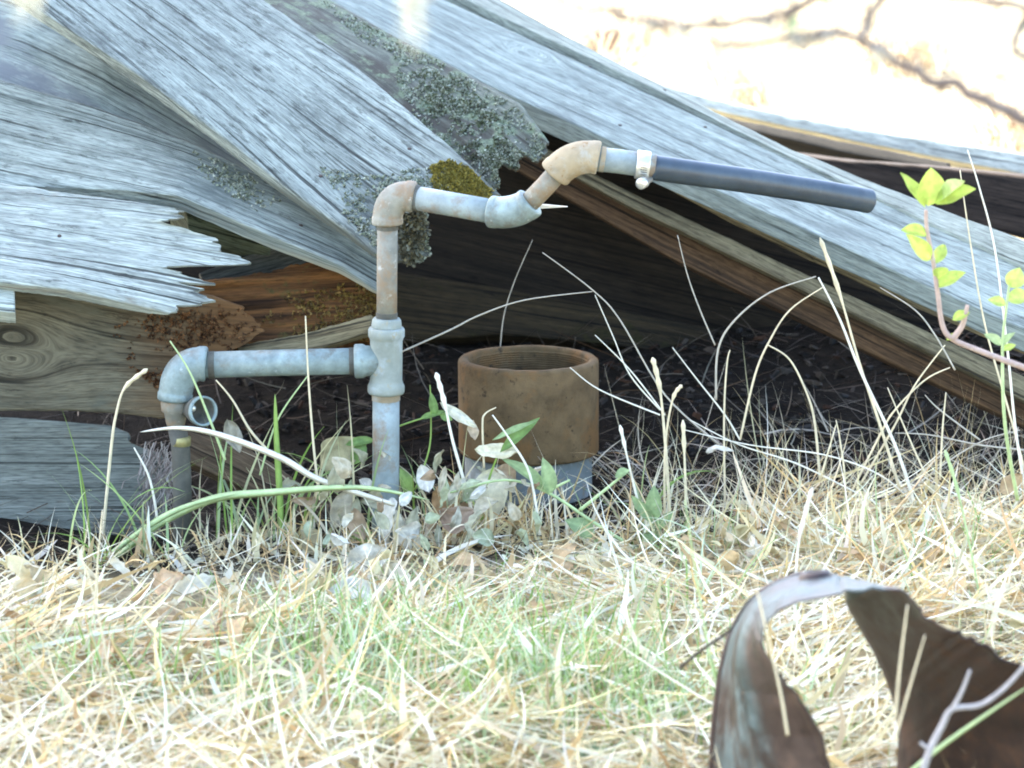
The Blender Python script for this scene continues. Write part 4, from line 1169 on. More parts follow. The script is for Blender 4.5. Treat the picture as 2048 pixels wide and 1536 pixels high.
GRP = 'thin dry stalks over the hollow'
ST = [
    # px polyline root->tip, depth, width px, colour, label, flags
    ([(205, 1080), (222, 900), (232, 830), (250, 775), (295, 738)], -0.06, 7, 'straw', 'tall dry stalk with a bent seed head in front of the left boards', 's'),
    ([(318, 1060), (300, 960), (268, 895)], -0.08, 6, 'pale', 'short upright dry stalk in front of the lower left board', ''),
    ([(562, 1090), (560, 1000), (553, 880), (550, 788)], -0.06, 13, 'green', 'bright green grass blade standing upright left of the pipe', 'f'),
    ([(640, 1000), (628, 900), (617, 760), (611, 632)], -0.05, 6, 'straw', 'tall yellow stalk crossing the horizontal pipe', ''),
    ([(450, 920), (420, 840), (380, 745), (340, 682)], -0.06, 6, 'lime', 'green-yellow stalk leaning across the left elbow', ''),
    ([(535, 900), (500, 860), (465, 800), (432, 760)], -0.03, 6, 'straw', 'brownish stalk leaning left under the horizontal pipe', ''),
    ([(520, 950), (555, 840), (615, 752)], -0.03, 5, 'lime', 'slanting pale green stalk under the horizontal pipe', ''),
    ([(790, 1010), (640, 960), (560, 915), (440, 870), (360, 856), (280, 864)], -0.1, 13, 'pale', 'long pale bent straw arching from the pipe foot to the left', 'f'),
    ([(195, 1150), (300, 1060), (420, 1000), (540, 985), (720, 975), (860, 1000)], -0.12, 16, 'lime', 'long light green blade arching over the grass left of the pipe', 'f'),
    ([(180, 1140), (300, 1050), (380, 1010), (480, 985)], -0.14, 12, 'lime', 'shorter light green blade arching beside the lower left board', 'f'),
    ([(960, 1090), (930, 970), (905, 880), (890, 810), (872, 745)], -0.06, 8, 'pale', 'dry grass ear leaning left in front of the casing', 's'),
    ([(1080, 1070), (1060, 950), (1020, 880), (985, 830)], -0.1, 6, 'pale', 'thin white stalk crossing the lower casing', ''),
    ([(968, 935), (965, 850), (970, 828), (992, 815)], -0.04, 5, 'straw', 'hooked tan stalk beside the green leaf', ''),
    ([(1345, 1150), (1338, 1000), (1330, 880), (1320, 780), (1305, 715)], -0.02, 8, 'straw', 'tall grass ear with a ragged head right of the casing', 's'),
    ([(1275, 1000), (1258, 930), (1240, 850)], -0.04, 6, 'pale', 'short dry ear left of the ragged grass head', 's'),
    ([(1372, 1010), (1370, 940), (1366, 840)], -0.02, 7, 'straw', 'stout dry ear right of the ragged grass head', 's'),
    ([(1330, 1060), (1330, 900), (1345, 800), (1364, 770)], 0.0, 6, 'straw', 'leaning dry stalk behind the ragged grass head', 's'),
    ([(1450, 1010), (1448, 870), (1450, 780), (1455, 720), (1460, 700)], 0.1, 5, 'straw', 'upright forked stalk right of the casing', ''),
    ([(1480, 880), (1450, 830), (1395, 760), (1345, 695)], 0.1, 4, 'pale', 'thin pale stalk running from the forked stalk down to the right of the casing', 'g'),
    ([(1830, 1010), (1790, 890), (1720, 740), (1680, 640), (1637, 555)], 0.02, 8, 'pale', 'long straight pale stem rising to a cut tip over the roof boards', ''),
    ([(1800, 980), (1760, 850), (1720, 730), (1680, 590), (1640, 475)], 0.05, 7, 'straw', 'longest thin stem reaching up to the bluish board', 's'),
    ([(1480, 880), (1510, 750), (1540, 680), (1580, 620), (1645, 575)], 0.12, 5, 'straw', 'stalk arching to the right into the cut stem', ''),
    ([(1432, 800), (1436, 700), (1470, 640), (1540, 585), (1632, 553)], 0.12, 5, 'grey', 'thin grey stalk arching over the dark hollow', ''),
    ([(1640, 960), (1630, 850), (1615, 790), (1580, 720), (1536, 690)], 0.1, 6, 'straw', 'curved stalk bending left in the middle of the hollow', ''),
    ([(1430, 690), (1400, 620), (1375, 550), (1355, 470)], 0.15, 3.5, 'grey', 'thin grey stalk standing alone under the hose clamp end', 'g'),
    ([(1440, 890), (1330, 790), (1240, 640), (1185, 580), (1085, 505)], 0.1, 4, 'grey', 'longest thin grey stalk slanting from the pipe elbow down across the hollow', 'g'),
    ([(800, 705), (900, 660), (960, 630), (1050, 600), (1185, 583)], 0.1, 4, 'grey', 'thin grey stalk arching from the tee to the right behind the casing', 'g'),
    ([(1320, 820), (1260, 750), (1225, 670), (1190, 590)], 0.1, 3.5, 'pale', 'thin pale stalk slanting down right of the casing rim', 'g'),
    ([(1330, 830), (1260, 740), (1190, 670)], 0.08, 3.5, 'pale', 'short pale stalk slanting beside the casing rim', 'g'),
    ([(1320, 830), (1200, 780), (1140, 735)], 0.05, 3.5, 'pale', 'pale thin stalk lying across the front of the coupling', 'g'),
    ([(1000, 700), (1008, 630), (1030, 560), (1065, 480)], 0.45, 3, 'grey', 'faint grey stalk rising behind the casing opening', 'g'),
    ([(1720, 970), (1790, 850), (1830, 770), (1890, 690)], 0.06, 5, 'straw', 'stalk crossing up to the leafy shoot', ''),
    ([(1690, 1010), (1760, 870), (1790, 820), (1850, 760), (1900, 735)], 0.06, 5, 'straw', 'forked tan stalk under the leafy shoot, bending right', 'g'),
    ([(1910, 740), (1870, 670), (1830, 620), (1760, 575)], 0.0, 4, 'grey', 'thin grey stalk slanting down to the reddish twig', 'g'),
    ([(1690, 1060), (1690, 960), (1680, 880), (1672, 840)], 0.0, 5, 'straw', 'upright half of a snapped tan stalk in the lower hollow', 'g'),
    ([(1640, 960), (1672, 850)], 0.0, 5, 'straw', 'slanting half of a snapped tan stalk in the lower hollow', 'g'),
    ([(1860, 970), (1820, 880), (1775, 775)], 0.02, 5, 'straw', 'tan stalk leaning left in the lower right hollow', 'g'),
    ([(1880, 960), (1885, 860), (1892, 785)], 0.02, 5, 'straw', 'upright tan stalk before the lower right board edge', 'g'),
    ([(2050, 980), (2030, 850), (2015, 700), (1990, 500), (1960, 380), (1935, 300)], -0.02, 6, 'pale', 'very tall white stem at the right edge passing the leafy shoot', ''),
    ([(2060, 980), (2020, 830), (1970, 650), (1940, 480), (1920, 340)], 0.0, 5, 'straw', 'very tall thin stem just left of the white one', ''),
    ([(1830, 1010), (1760, 950), (1650, 910), (1500, 890), (1370, 860)], 0.02, 4, 'pale', 'pale stalk lying low across the right of the hollow', 'g'),
    ([(1760, 1010), (1600, 930), (1480, 890), (1380, 840)], 0.03, 4, 'pale', 'pale stalk lying low below the curved stalk in the hollow', 'g'),
    ([(2048, 900), (1960, 890), (1860, 870), (1790, 866)], 0.05, 4, 'grey', 'grey stalk lying flat at the right edge below the boards', 'g'),
    ([(1960, 880), (1880, 820), (1850, 790)], 0.05, 4, 'grey', 'short grey stalk leaning left at the right edge', 'g'),
    ([(1820, 980), (1900, 920), (1970, 880), (2040, 860)], 0.05, 4, 'grey', 'grey stalk arching low at the right edge', 'g'),
    ([(1590, 1250), (1592, 1150), (1600, 1070), (1625, 975)], -0.9, 7, 'pale', 'tall feathery dry ear standing behind the rusty drum', 's'),
    ([(1575, 1470), (1560, 1380), (1530, 1250), (1505, 1140)], -1.86, 7, 'straw', 'dry stem crossing the left limb of the rusty drum', ''),
    ([(1790, 1440), (1800, 1330), (1815, 1210)], -1.88, 7, 'straw', 'dry stem in front of the dark drum sheet', ''),
    ([(1790, 1480), (1815, 1390), (1850, 1270)], -1.9, 6, 'straw', 'second dry stem before the dark drum sheet', ''),
    ([(1500, 1560), (1440, 1400), (1400, 1200), (1370, 1000)], -1.3, 6, 'lime', 'tall yellow-green stalk left of the rusty drum', 'g'),
    ([(1990, 1420), (1960, 1200), (1920, 1000), (1890, 900)], -0.6, 6, 'lime', 'tall green stem right of the feathery ear', 's'),
    ([(1800, 1560), (1900, 1480), (2060, 1370)], -1.9, 9, 'lime', 'green blade slanting up across the right of the drum', 'f'),
    ([(1500, 1330), (1560, 1330), (1640, 1350)], -1.45, 1, 'straw', None, ''),
    ([(235, 1540), (230, 1420), (190, 1200), (150, 1080)], -1.2, 6, 'straw', 'tall thin straw at the bottom left corner', 'g'),
    ([(185, 1470), (190, 1200), (205, 1020)], -0.7, 6, 'straw', 'tall thin straw standing at the lower left', ''),
]
for a in ST:
    if a[2] <= 1: continue
    lab = a[4]
    stalk(a[0], a[1], a[2], a[3], lab, GRP if 'g' in a[5] else None, seed_head='s' in a[5], flat='f' in a[5])


# ------------------------------------------------------------------ leaves
def leaf_geo(base, tip, width, normal, cup=0.15, curl=0.1, nl=9, nw=5, lobed=0.0, seed=0.0, point=0.85, crumple=0.05):
    base, tip = Vector(base), Vector(tip)
    ax = tip - base; L = ax.length; t = ax / L
    nrm = Vector(normal); nrm = (nrm - t * nrm.dot(t)).normalized()
    sd_ = t.cross(nrm)
    V, F = [], []
    for i in range(nl):
        s = i / (nl - 1)
        w = width / 2 * (math.sin(math.pi * s ** point) ** 0.8 if 0 < s < 1 else 0.02)
        if lobed: w *= 1 - lobed * (0.5 + 0.5 * math.cos(s * 6.28 * 3.2 + seed))
        for j in range(nw):
            v = 2 * j / (nw - 1) - 1
            V.append(base + ax * s + sd_ * (v * w) + nrm * (cup * w * v * v + curl * L * math.sin(math.pi * s) + crumple * L * (noise.noise((s * 3, v * 2, seed)) + 0.5 * noise.noise((s * 8, v * 4, seed)))))
    for i in range(nl - 1):
        for j in range(nw - 1): F.append((i * nw + j, i * nw + j + 1, (i + 1) * nw + j + 1, (i + 1) * nw + j))
    return V, F


dead_m = leafy('dead_leaf', trans=0.14, rough=0.75)
live_m = leafy('live_leaf', trans=0.45, rough=0.4)


def leaf_obj(name, base, tip, width, normal, col, mat, parent=None, **kw):
    V, F = leaf_geo(base, tip, width, normal, **kw)
    nw_ = kw.get('nw', 5)
    C = np.array([np.array(col) * random.uniform(0.85, 1.08) * (1.15 if i % nw_ == nw_ // 2 else 0.96) for i in range(len(V))])
    return mesh_obj(name, [tuple(v) for v in V], F, mat, parent, cols=C)


# dead leaves placed as in the photo: base px, tip px, width px, depth, colour, label
DL = [
    ((640, 930), (735, 880), 75, 0.06, (0.42, 0.38, 0.22), 'big dull olive dead leaf hanging left of the pipe'),
    ((700, 980), (665, 1060), 45, 0.0, (0.5, 0.44, 0.3), 'curled tan dead leaf at the left of the pipe foot'),
    ((784, 995), (772, 1085), 46, -0.06, (0.72, 0.68, 0.55), 'pale dead leaf stuck against the foot of the pipe'),
    ((792, 1020), (822, 1120), 30, -0.08, (0.66, 0.6, 0.44), 'long pale leaf leaning on the foot of the pipe'),
    ((842, 930), (858, 985), 36, -0.03, (0.74, 0.7, 0.58), 'small white dead leaf right of the pipe'),
    ((868, 985), (920, 1010), 70, 0.0, (0.42, 0.26, 0.12), 'red-brown dead leaf lying right of the pipe foot'),
    ((880, 1040), (950, 1020), 60, -0.05, (0.5, 0.36, 0.26), 'pinkish brown dead leaf in front of the casing'),
    ((990, 935), (985, 1040), 80, -0.02, (0.72, 0.66, 0.46), 'large pale yellow leaf hanging in front of the casing foot'),
    ((950, 900), (1040, 905), 34, -0.06, (0.7, 0.64, 0.44), 'bent pale leaf on top of the yellow one'),
    ((880, 805), (955, 855), 22, 0.0, (0.74, 0.7, 0.52), 'narrow white dry leaf left of the casing'),
    ((946, 840), (950, 880), 24, 0.0, (0.55, 0.42, 0.26), 'small tan dry leaf touching the casing'),
    ((1000, 890), (1040, 905), 16, -0.05, (0.7, 0.62, 0.42), 'slim tan dry leaf in front of the casing'),
    ((455, 840), (480, 905), 36, 0.0, (0.36, 0.33, 0.24), 'dull hanging leaf under the horizontal pipe'),
    ((310, 1180), (370, 1150), 60, -0.5, (0.66, 0.46, 0.28), 'orange-brown oak leaf on the straw at the lower left'),
    ((350, 1210), (300, 1240), 50, -0.55, (0.68, 0.5, 0.3), 'second orange-brown leaf below the oak leaf'),
    ((40, 1150), (90, 1210), 60, -0.3, (0.62, 0.48, 0.22), 'curled yellow-brown leaf by the lower left board'),
    ((640, 1100), (600, 1060), 50, -0.1, (0.48, 0.42, 0.26), 'tan leaf standing in the grass left of the pipe'),
    ((690, 1140), (780, 1100), 70, -0.25, (0.66, 0.62, 0.5), 'broad pale leaf lying at the foot of the pipe'),
    ((660, 1180), (770, 1180), 50, -0.4, (0.76, 0.73, 0.64), 'long white dry leaf on the straw below the pipe'),
    ((1412, 905), (1468, 902), 14, 0.02, (0.74, 0.7, 0.6), 'tiny white leaf caught on a stalk in the hollow'),
    ((2000, 985), (2045, 950), 40, 0.0, (0.5, 0.36, 0.2), 'curled brown leaf at the right edge'),
    ((1850, 960), (1880, 1000), 26, 0.05, (0.6, 0.5, 0.28), 'small curled tan leaf right of the hollow'),
    ((1540, 1050), (1590, 1020), 36, 0.05, (0.32, 0.18, 0.09), 'dark brown curled leaf below the hollow'),
    ((1430, 1130), (1480, 1110), 40, -0.3, (0.6, 0.42, 0.2), 'brown leaf in the straw above the drum'),
]
for i, (b_, t_, w_, y_, c_, l_) in enumerate(DL):
    o = leaf_obj('dead_leaf', at(*b_, y_), at(*t_, y_ - 0.03), mm(w_, y_), Vector((random.gauss(0, .4), -1, 0.5 + random.gauss(0, .3))), c_, dead_m, cup=random.uniform(-0.3, 0.5), curl=random.uniform(-0.15, 0.2), seed=i * 1.7, crumple=0.14, nl=12, nw=7, lobed=0.35 if 'oak' in l_ or 'orange' in l_ else 0.0)
    own(o); tag(o, l_, 'leaf')


def ground_at(px, py):
    d = at(px, py, 1.0) - CAM
    c = CAM + d * (CAM.z / -d.z)
    for _ in range(3): c = CAM + d * ((CAM.z - gz(c.x, c.y)) / -d.z)
    return c


# leaves strewn through the straw, alike
protos = []
for k in range(7):
    c_ = [(0.62, 0.5, 0.3), (0.68, 0.6, 0.42), (0.55, 0.38, 0.2), (0.7, 0.64, 0.48), (0.62, 0.54, 0.3), (0.48, 0.32, 0.17), (0.72, 0.6, 0.34)][k]
    V, F = leaf_geo((-0.5, 0, 0), (0.5, 0, 0), 0.45, (0, 0, 1), cup=random.uniform(-0.3, 0.6), curl=random.uniform(-0.1, 0.2), lobed=0.3 if k % 2 else 0, seed=k * 2.3, nl=12, nw=7, crumple=0.15)
    ob = mesh_obj('strewn_leaf', [tuple(v) for v in V], F, dead_m, cols=np.array([c_] * len(V)))
    protos.append(ob)
for k in range(150):
    px = random.uniform(-20, 2060); py = random.uniform(1090, 1530)
    c = ground_at(px, py)
    while c.y > float(front_edge(np.array(c.x))):
        py = random.uniform(1150, 1530); c = ground_at(px, py)
    o = protos[k] if k < 7 else protos[k % 7].copy()
    if k >= 7: COL.objects.link(o)
    s = random.uniform(0.03, 0.08)
    o.scale = (s, s, s)
    o.location = c + Vector((0, 0, random.uniform(0.02, 0.055)))
    o.rotation_euler = (random.gauss(0.5, 0.5), random.gauss(0, 0.5), random.uniform(0, 6.28))
    cn = ['buff', 'cream', 'brown', 'pale', 'yellowish', 'dark brown', 'golden'][k % 7]
    where = ('left of the pipe foot' if px < 560 else 'below the pipe foot' if px < 900 else 'below the well casing' if px < 1250 else 'between casing and drum' if px < 1450 else 'around the rusty drum')
    row = 'far back' if py < 1230 else 'half way' if py < 1390 else 'in front'
    tag(o, '%s dry leaf on the straw %s, %s' % (cn, where, row), 'leaf', 'dry leaves strewn in the straw')


# withered leaves tangled round the foot of the pipe and the casing
for k in range(64):
    px = random.choice((random.gauss(690, 60), random.gauss(870, 50), random.gauss(1010, 60), random.gauss(780, 120)))
    py = random.uniform(930, 1120)
    y_ = random.uniform(-0.16, 0.02) - 0.1 * (py > 1040)
    a_ = random.uniform(0, 6.28); L_ = random.uniform(28, 75)
    ci = random.randrange(6)
    col = [(0.56, 0.5, 0.36), (0.66, 0.62, 0.48), (0.42, 0.4, 0.26), (0.72, 0.69, 0.58), (0.44, 0.32, 0.2), (0.46, 0.5, 0.32)][ci]
    o = leaf_obj('withered_leaf', at(px, py, y_), at(px + L_ * math.cos(a_) * 0.7, py + L_ * math.sin(a_), y_ + random.uniform(-0.03, 0.03)), mm(L_ * random.uniform(0.25, 0.6), y_), Vector((random.gauss(0, .7), -1, 0.4 + random.gauss(0, .6))), col, dead_m,
                 cup=random.uniform(-0.9, 1.2), curl=random.uniform(-0.25, 0.3), seed=k * 1.3, crumple=0.16, nl=11, nw=7)
    own(o)
    tag(o, '%s withered leaf %s, %s' % (['tan', 'cream', 'olive', 'whitish', 'brown', 'grey-green'][ci], 'left of the pipe foot' if px < 740 else 'at the pipe foot' if px < 850 else 'between pipe and casing' if px < 940 else 'in front of the casing foot', 'hanging high' if py < 985 else 'half way down' if py < 1050 else 'low in the grass'), 'leaf', 'withered leaves round the pipe foot')


# green weeds with leaves
def plant(name, label, cat, stems, leaves, Y, stem_mat, leaf_col, wpx=5):
    b = at(stems[0][0][0], stems[0][0][1], Y)
    root = empty(name, b)
    tag(root, label, cat)
    for s in stems:
        P = smooth_path([at(p[0], p[1], Y + (p[2] if len(p) > 2 else 0)) for p in s])
        n = len(P)
        tube('stem', P, [mm(wpx / 2, Y) * (1 - 0.5 * i / n) for i in range(n)], stem_mat, root, nseg=8)
    for i, lf in enumerate(leaves):
        b_, t_, w_ = lf[:3]
        dz = lf[3] if len(lf) > 3 else 0
        col = lf[4] if len(lf) > 4 else leaf_col
        leaf_obj('leaf', at(*b_, Y), at(*t_, Y + dz), mm(w_, Y), Vector((random.gauss(0, .35), -0.8, 0.7)), col, live_m, root, cup=0.35, curl=random.uniform(0.02, 0.12), seed=i * 3.1)
    return root


red_stem = speckle('reddish_twig', (0.42, 0.3, 0.24), 0.2, spots=(0.55, 0.48, 0.4), scale=50, rough=0.7)
plant('leafy_shoot', 'leafy shoot with bright yellow-green leaves on a reddish twig at the right', 'shoot',
      [[(2420, 860, 0.1), (2200, 790, 0.05), (2048, 735), (1960, 702), (1905, 678), (1885, 650), (1876, 590), (1866, 520), (1854, 460), (1852, 420)], [(1905, 678), (1925, 650), (1935, 610)]],
      [((1856, 412), (1862, 335), 62), ((1868, 405), (1952, 378), 44, -0.03), ((1850, 415), (1800, 345), 26, 0.02), ((1876, 400), (1930, 362), 40, -0.04, (0.5, 0.6, 0.22)), ((1856, 470), (1802, 460), 30), ((1862, 520), (1812, 468), 34, -0.03), ((1864, 530), (1890, 490), 26, 0.03),
       ((1872, 575), (1932, 545), 34), ((1874, 560), (1890, 535), 30, -0.03), ((1905, 640), (1940, 625), 22), ((1893, 680), (1920, 665), 12)],
      -0.75, red_stem, (0.46, 0.58, 0.12), wpx=14)
plant('small_shoot', 'small shoot with round yellow-green leaves at the right edge', 'shoot',
      [[(2035, 1000, 0.05), (2010, 850), (2005, 700), (2012, 620), (2020, 560)]],
      [((2020, 575), (2040, 535), 40), ((2014, 600), (2062, 590), 34), ((2012, 610), (1975, 600), 24), ((2005, 690), (1968, 668), 20, 0, (0.4, 0.5, 0.25)), ((2004, 690), (2030, 665), 18, 0, (0.4, 0.5, 0.25)), ((2005, 700), (2032, 690), 16)],
      -0.6, stalk_mats['lime'], (0.5, 0.62, 0.16), wpx=8)
weed = (0.34, 0.46, 0.22)
plant('trailing_weed', 'trailing green weed with narrow leaves in front of the casing foot', 'weed',
      [[(1250, 1085), (1180, 1040), (1095, 985), (1010, 960), (900, 985)], [(1095, 985), (1110, 975), (1140, 960)], [(1160, 1020), (1210, 980), (1258, 940)]],
      [((1098, 982), (1000, 915), 26), ((1100, 990), (1085, 915), 34), ((1000, 905), (1080, 835), 22, 0.02, (0.2, 0.32, 0.1)), ((985, 880), (1075, 840), 14), ((1258, 940), (1230, 955), 22), ((1190, 1075), (1130, 1040), 40), ((1185, 1080), (1200, 1100), 30)],
      -0.08, stalk_mats['lime'], weed, wpx=8)
plant('broad_weed', 'small green weed with upright oval leaves right of the casing', 'weed',
      [[(1325, 1110), (1318, 1060), (1310, 1020)]],
      [((1312, 1040), (1308, 970), 34), ((1312, 1045), (1262, 990), 24), ((1314, 1050), (1268, 1010), 20), ((1316, 1060), (1350, 1020), 22), ((1318, 1080), (1285, 1070), 22)],
      -0.05, stalk_mats['lime'], weed, wpx=7)
plant('vetch', 'thin green vetch with small leaves between pipe and casing', 'weed',
      [[(830, 980), (858, 900), (862, 830), (860, 770)], [(790, 855), (840, 838), (885, 828)]],
      [((872, 832), (862, 785), 18), ((880, 830), (905, 840), 20), ((840, 838), (890, 822), 14), ((730, 885), (705, 930), 30), ((750, 880), (690, 890), 20), ((820, 990), (800, 935), 28)],
      0.02, stalk_mats['green'], (0.24, 0.38, 0.12), wpx=4)
# seedlings with broad pale leaves in the near grass
for i, (px, py, sz, lab) in enumerate(((870, 1180, 40, 'pale green seedling with broad leaves below the pipe'), (960, 1330, 60, 'blurred pale green leafy weed in the middle foreground'), (820, 1310, 46, 'yellow-green weed left of the middle foreground'),
                                    (1180, 1520, 60, 'tall green leafy weed at the bottom centre'), (1280, 1180, 34, 'light green weed with spiky leaves right of centre'), (730, 1075, 30, 'small green weed left of the pipe foot'))):
    c = ground_at(px, py + 30)
    Y = c.y
    lv = []
    for k in range(9):
        a = random.uniform(-2.6, -0.5)
        lv.append(((px + random.uniform(-6, 6), py + 20 - k * 3), (px + math.cos(a) * sz * random.uniform(.6, 1.3), py + 10 + math.sin(a) * sz * random.uniform(.7, 1.3)), sz * random.uniform(0.2, 0.35), random.uniform(-0.04, 0.04)))
    plant('seedling', lab, 'weed', [[(px, py + 40), (px + 2, py + 10), (px + 1, py - 10)]], lv, Y, stalk_mats['lime'], [(0.42, 0.54, 0.34), (0.4, 0.52, 0.2), (0.36, 0.5, 0.16)][i % 3], wpx=6)

# grey twig lying over the drum, and the black wire twig to its left
def twig(name, label, cat, pts, ys, wpx, mat, side=()):
    b = at(*pts[0], ys[0])
    root = empty(name, b); tag(root, label, cat)
    P = smooth_path([at(p[0], p[1], y) for p, y in zip(pts, ys)])
    n = len(P)
    tube('stem', P, [mm(wpx / 2, ys[0]) * (1 - 0.5 * i / n) * (1 + 0.15 * noise.noise((i * 0.7, 2, 3))) for i in range(n)], mat, root, nseg=8)
    for s in side:
        Q = smooth_path([at(p[0], p[1], ys[0]) for p in s], 4)
        tube('side_twig', Q, [mm(wpx / 3, ys[0]) * (1 - 0.5 * i / len(Q)) for i in range(len(Q))], mat, root, nseg=7)
    return root


greytwig = speckle('grey_twig_bark', (0.36, 0.33, 0.31), 0.25, spots=(0.5, 0.48, 0.46), scale=60, rough=0.85)
blacktwig = speckle('dark_twig_bark', (0.06, 0.05, 0.04), 0.3, scale=60, rough=0.85)
twig('grey_twig', 'forked grey twig leaning across the rusty drum', 'twig', [(1840, 1560), (1860, 1500), (1885, 1450), (1905, 1418), (1960, 1410), (2010, 1375), (2060, 1320)], [-1.95] * 7, 16, greytwig, [[(1905, 1418), (1925, 1380), (1940, 1340)], [(1860, 1500), (1840, 1485)]])
twig('dark_twig', 'thin dark twig leaning against the left side of the drum', 'twig', [(1360, 1335), (1410, 1295), (1460, 1260), (1490, 1210), (1510, 1190)], [-1.5, -1.55, -1.58, -1.58, -1.56], 8, blacktwig)


# ------------------------------------------------------------------ frayed fibres on the lower board end
def fibres():
    o = BOARDS['fl1']['o']; org = Vector(o['origin'])
    V, F, C = [], [], []
    for i in range(150):
        px = random.uniform(290, 372); py = random.uniform(880, 990)
        p = at(px, py, 0.04 + random.uniform(-0.02, 0.03)); L = mm(random.uniform(25, 90), 0)
        d = Vector((random.gauss(-0.25, 0.35), random.gauss(0, .2), -1)).normalized()
        b0 = len(V); w = Vector((0.0009, 0, 0))
        for s in range(5):
            q = p + d * L * s / 4 + Vector((noise.noise((i, s * .8, 1)), 0, 0)) * 0.012
            V += [q - w, q + w]
        for s in range(4): F.append((b0 + 2 * s, b0 + 2 * s + 1, b0 + 2 * s + 3, b0 + 2 * s + 2))
        C += [np.array(random.choice([(0.3, 0.25, 0.22), (0.2, 0.16, 0.14), (0.4, 0.36, 0.32)]))] * 10
    ob = quad_mesh('frayed_fibres', np.array([tuple(v - org) for v in V]), np.array(F), LICH, np.array(C)); ob.parent = o
    tag(ob, kind='stuff')


fibres()


# ------------------------------------------------------------------ background: stump and tufts in the sun
def tuft(px, py, Y, n, h, label, cols):
    c = at(px, py, Y)
    c.z = gz(c.x, c.y)
    x = c.x + rng.normal(0, 0.05, n); y = c.y + rng.normal(0, 0.05, n)
    V, F, C = blades(n, x, y, rng.uniform(0.5, 1.1, n) * h, rng.uniform(0.004, 0.007, n), rng.uniform(0.1, 0.7, n), rng.normal(0.7, 0.4, n), palette(n, cols, 0.2), segs=5)
    o = quad_mesh('grass_tuft', V, F, straw_m, C); own(o)
    tag(o, label, 'grass tuft', 'grass tufts in the sun')


for (px, py, lab) in ((1205, 150, 'straw tuft in front of the brown stump at the top'), (1275, 90, 'straw tuft beside the brown stump at the top'), (1745, 120, 'brownish straw tuft under the blurred branch'), (1850, 115, 'straw tuft at the top right'), (2030, 270, 'straw tuft above the bleached plank at the right edge'), (1480, 180, 'low straw tuft just above the bluish board')):
    c = ground_at(px, py + 25)
    tuft(px, py, c.y, 90, 0.28, lab, [(0.6, 0.5, 0.34), (0.52, 0.4, 0.26), (0.3, 0.21, 0.14)])


def stump(px, py, wpx, hpx, label):
    c = ground_at(px, py + hpx / 2)
    k = (c.y - CAM.y) / 5.88 * 0.0008
    r = wpx / 2 * k; h = hpx * k
    V, F = [], []
    ns, nh = 26, 7
    for j in range(nh):
        t = j / (nh - 1)
        for i in range(ns):
            a = 2 * math.pi * i / ns
            rr = r * (1.25 - 0.3 * t ** 0.5) * (1 + 0.13 * noise.noise((math.cos(a) * 2, math.sin(a) * 2, t * 0.8)) + 0.05 * noise.noise((math.cos(a) * 7, math.sin(a) * 7, t)))
            V.append((c.x + rr * math.cos(a), c.y + rr * math.sin(a), c.z - 0.03 + h * t + (0.12 * h * noise.noise((math.cos(a) * 2, math.sin(a) * 2, 4)) if j == nh - 1 else 0)))
    for j in range(nh - 1):
        for i in range(ns): F.append((j * ns + i, j * ns + (i + 1) % ns, (j + 1) * ns + (i + 1) % ns, (j + 1) * ns + i))
    F.append(tuple((nh - 1) * ns + i for i in range(ns)))
    o = mesh_obj('tree_stump', V, F, speckle('brown_stump_bark', (0.26, 0.17, 0.11), 0.35, spots=(0.32, 0.2, 0.12), scale=14, rough=0.95, bstr=1, bdist=0.01, stretch=(2, 2, 0.5)))
    own(o); tag(o, label, 'stump')


stump(1200, 82, 80, 80, 'brown tree stump in the bright grass at the top')



# ------------------------------------------------------------------ trees
bark = speckle('lichen_grey_bark', (0.15, 0.12, 0.108), 0.3, spots=(0.3, 0.3, 0.28), spot_lo=0.57, scale=22, rough=0.9, bstr=0.8, bdist=0.004)


def crown_leaves(name, parent, blobs, n, size, cols):
    V = np.zeros((n * 4, 3)); C = np.zeros((n * 4, 3))
    cen = np.array([b[0] for b in blobs]); rad = np.array([b[1] for b in blobs])
    k = rng.choice(len(blobs), n, p=(rad ** 2.2) / (rad ** 2.2).sum())
    d = rng.normal(0, 1, (n, 3)); d /= np.linalg.norm(d, axis=1)[:, None]
    p = cen[k] + d * (rad[k] * rng.uniform(0.15, 1, n) ** 0.45)[:, None] * np.array([1, 1, 0.8])
    a = rng.normal(0, 1, (n, 3)); a /= np.linalg.norm(a, axis=1)[:, None]
    b = np.cross(a, rng.normal(0, 1, (n, 3))); b /= np.linalg.norm(b, axis=1)[:, None]
    s = (size * rng.uniform(0.7, 1.3, n))[:, None]
    V[0::4] = p - a * s; V[1::4] = p + b * s * 0.5; V[2::4] = p + a * s; V[3::4] = p - b * s * 0.5
    col = palette(n, cols, 0.25)
    C[:] = np.repeat(col, 4, 0)
    V -= np.array(parent.location)
    o = quad_mesh(name, V, np.arange(n * 4).reshape(-1, 4), live_m, C)
    o.parent = parent
    return o


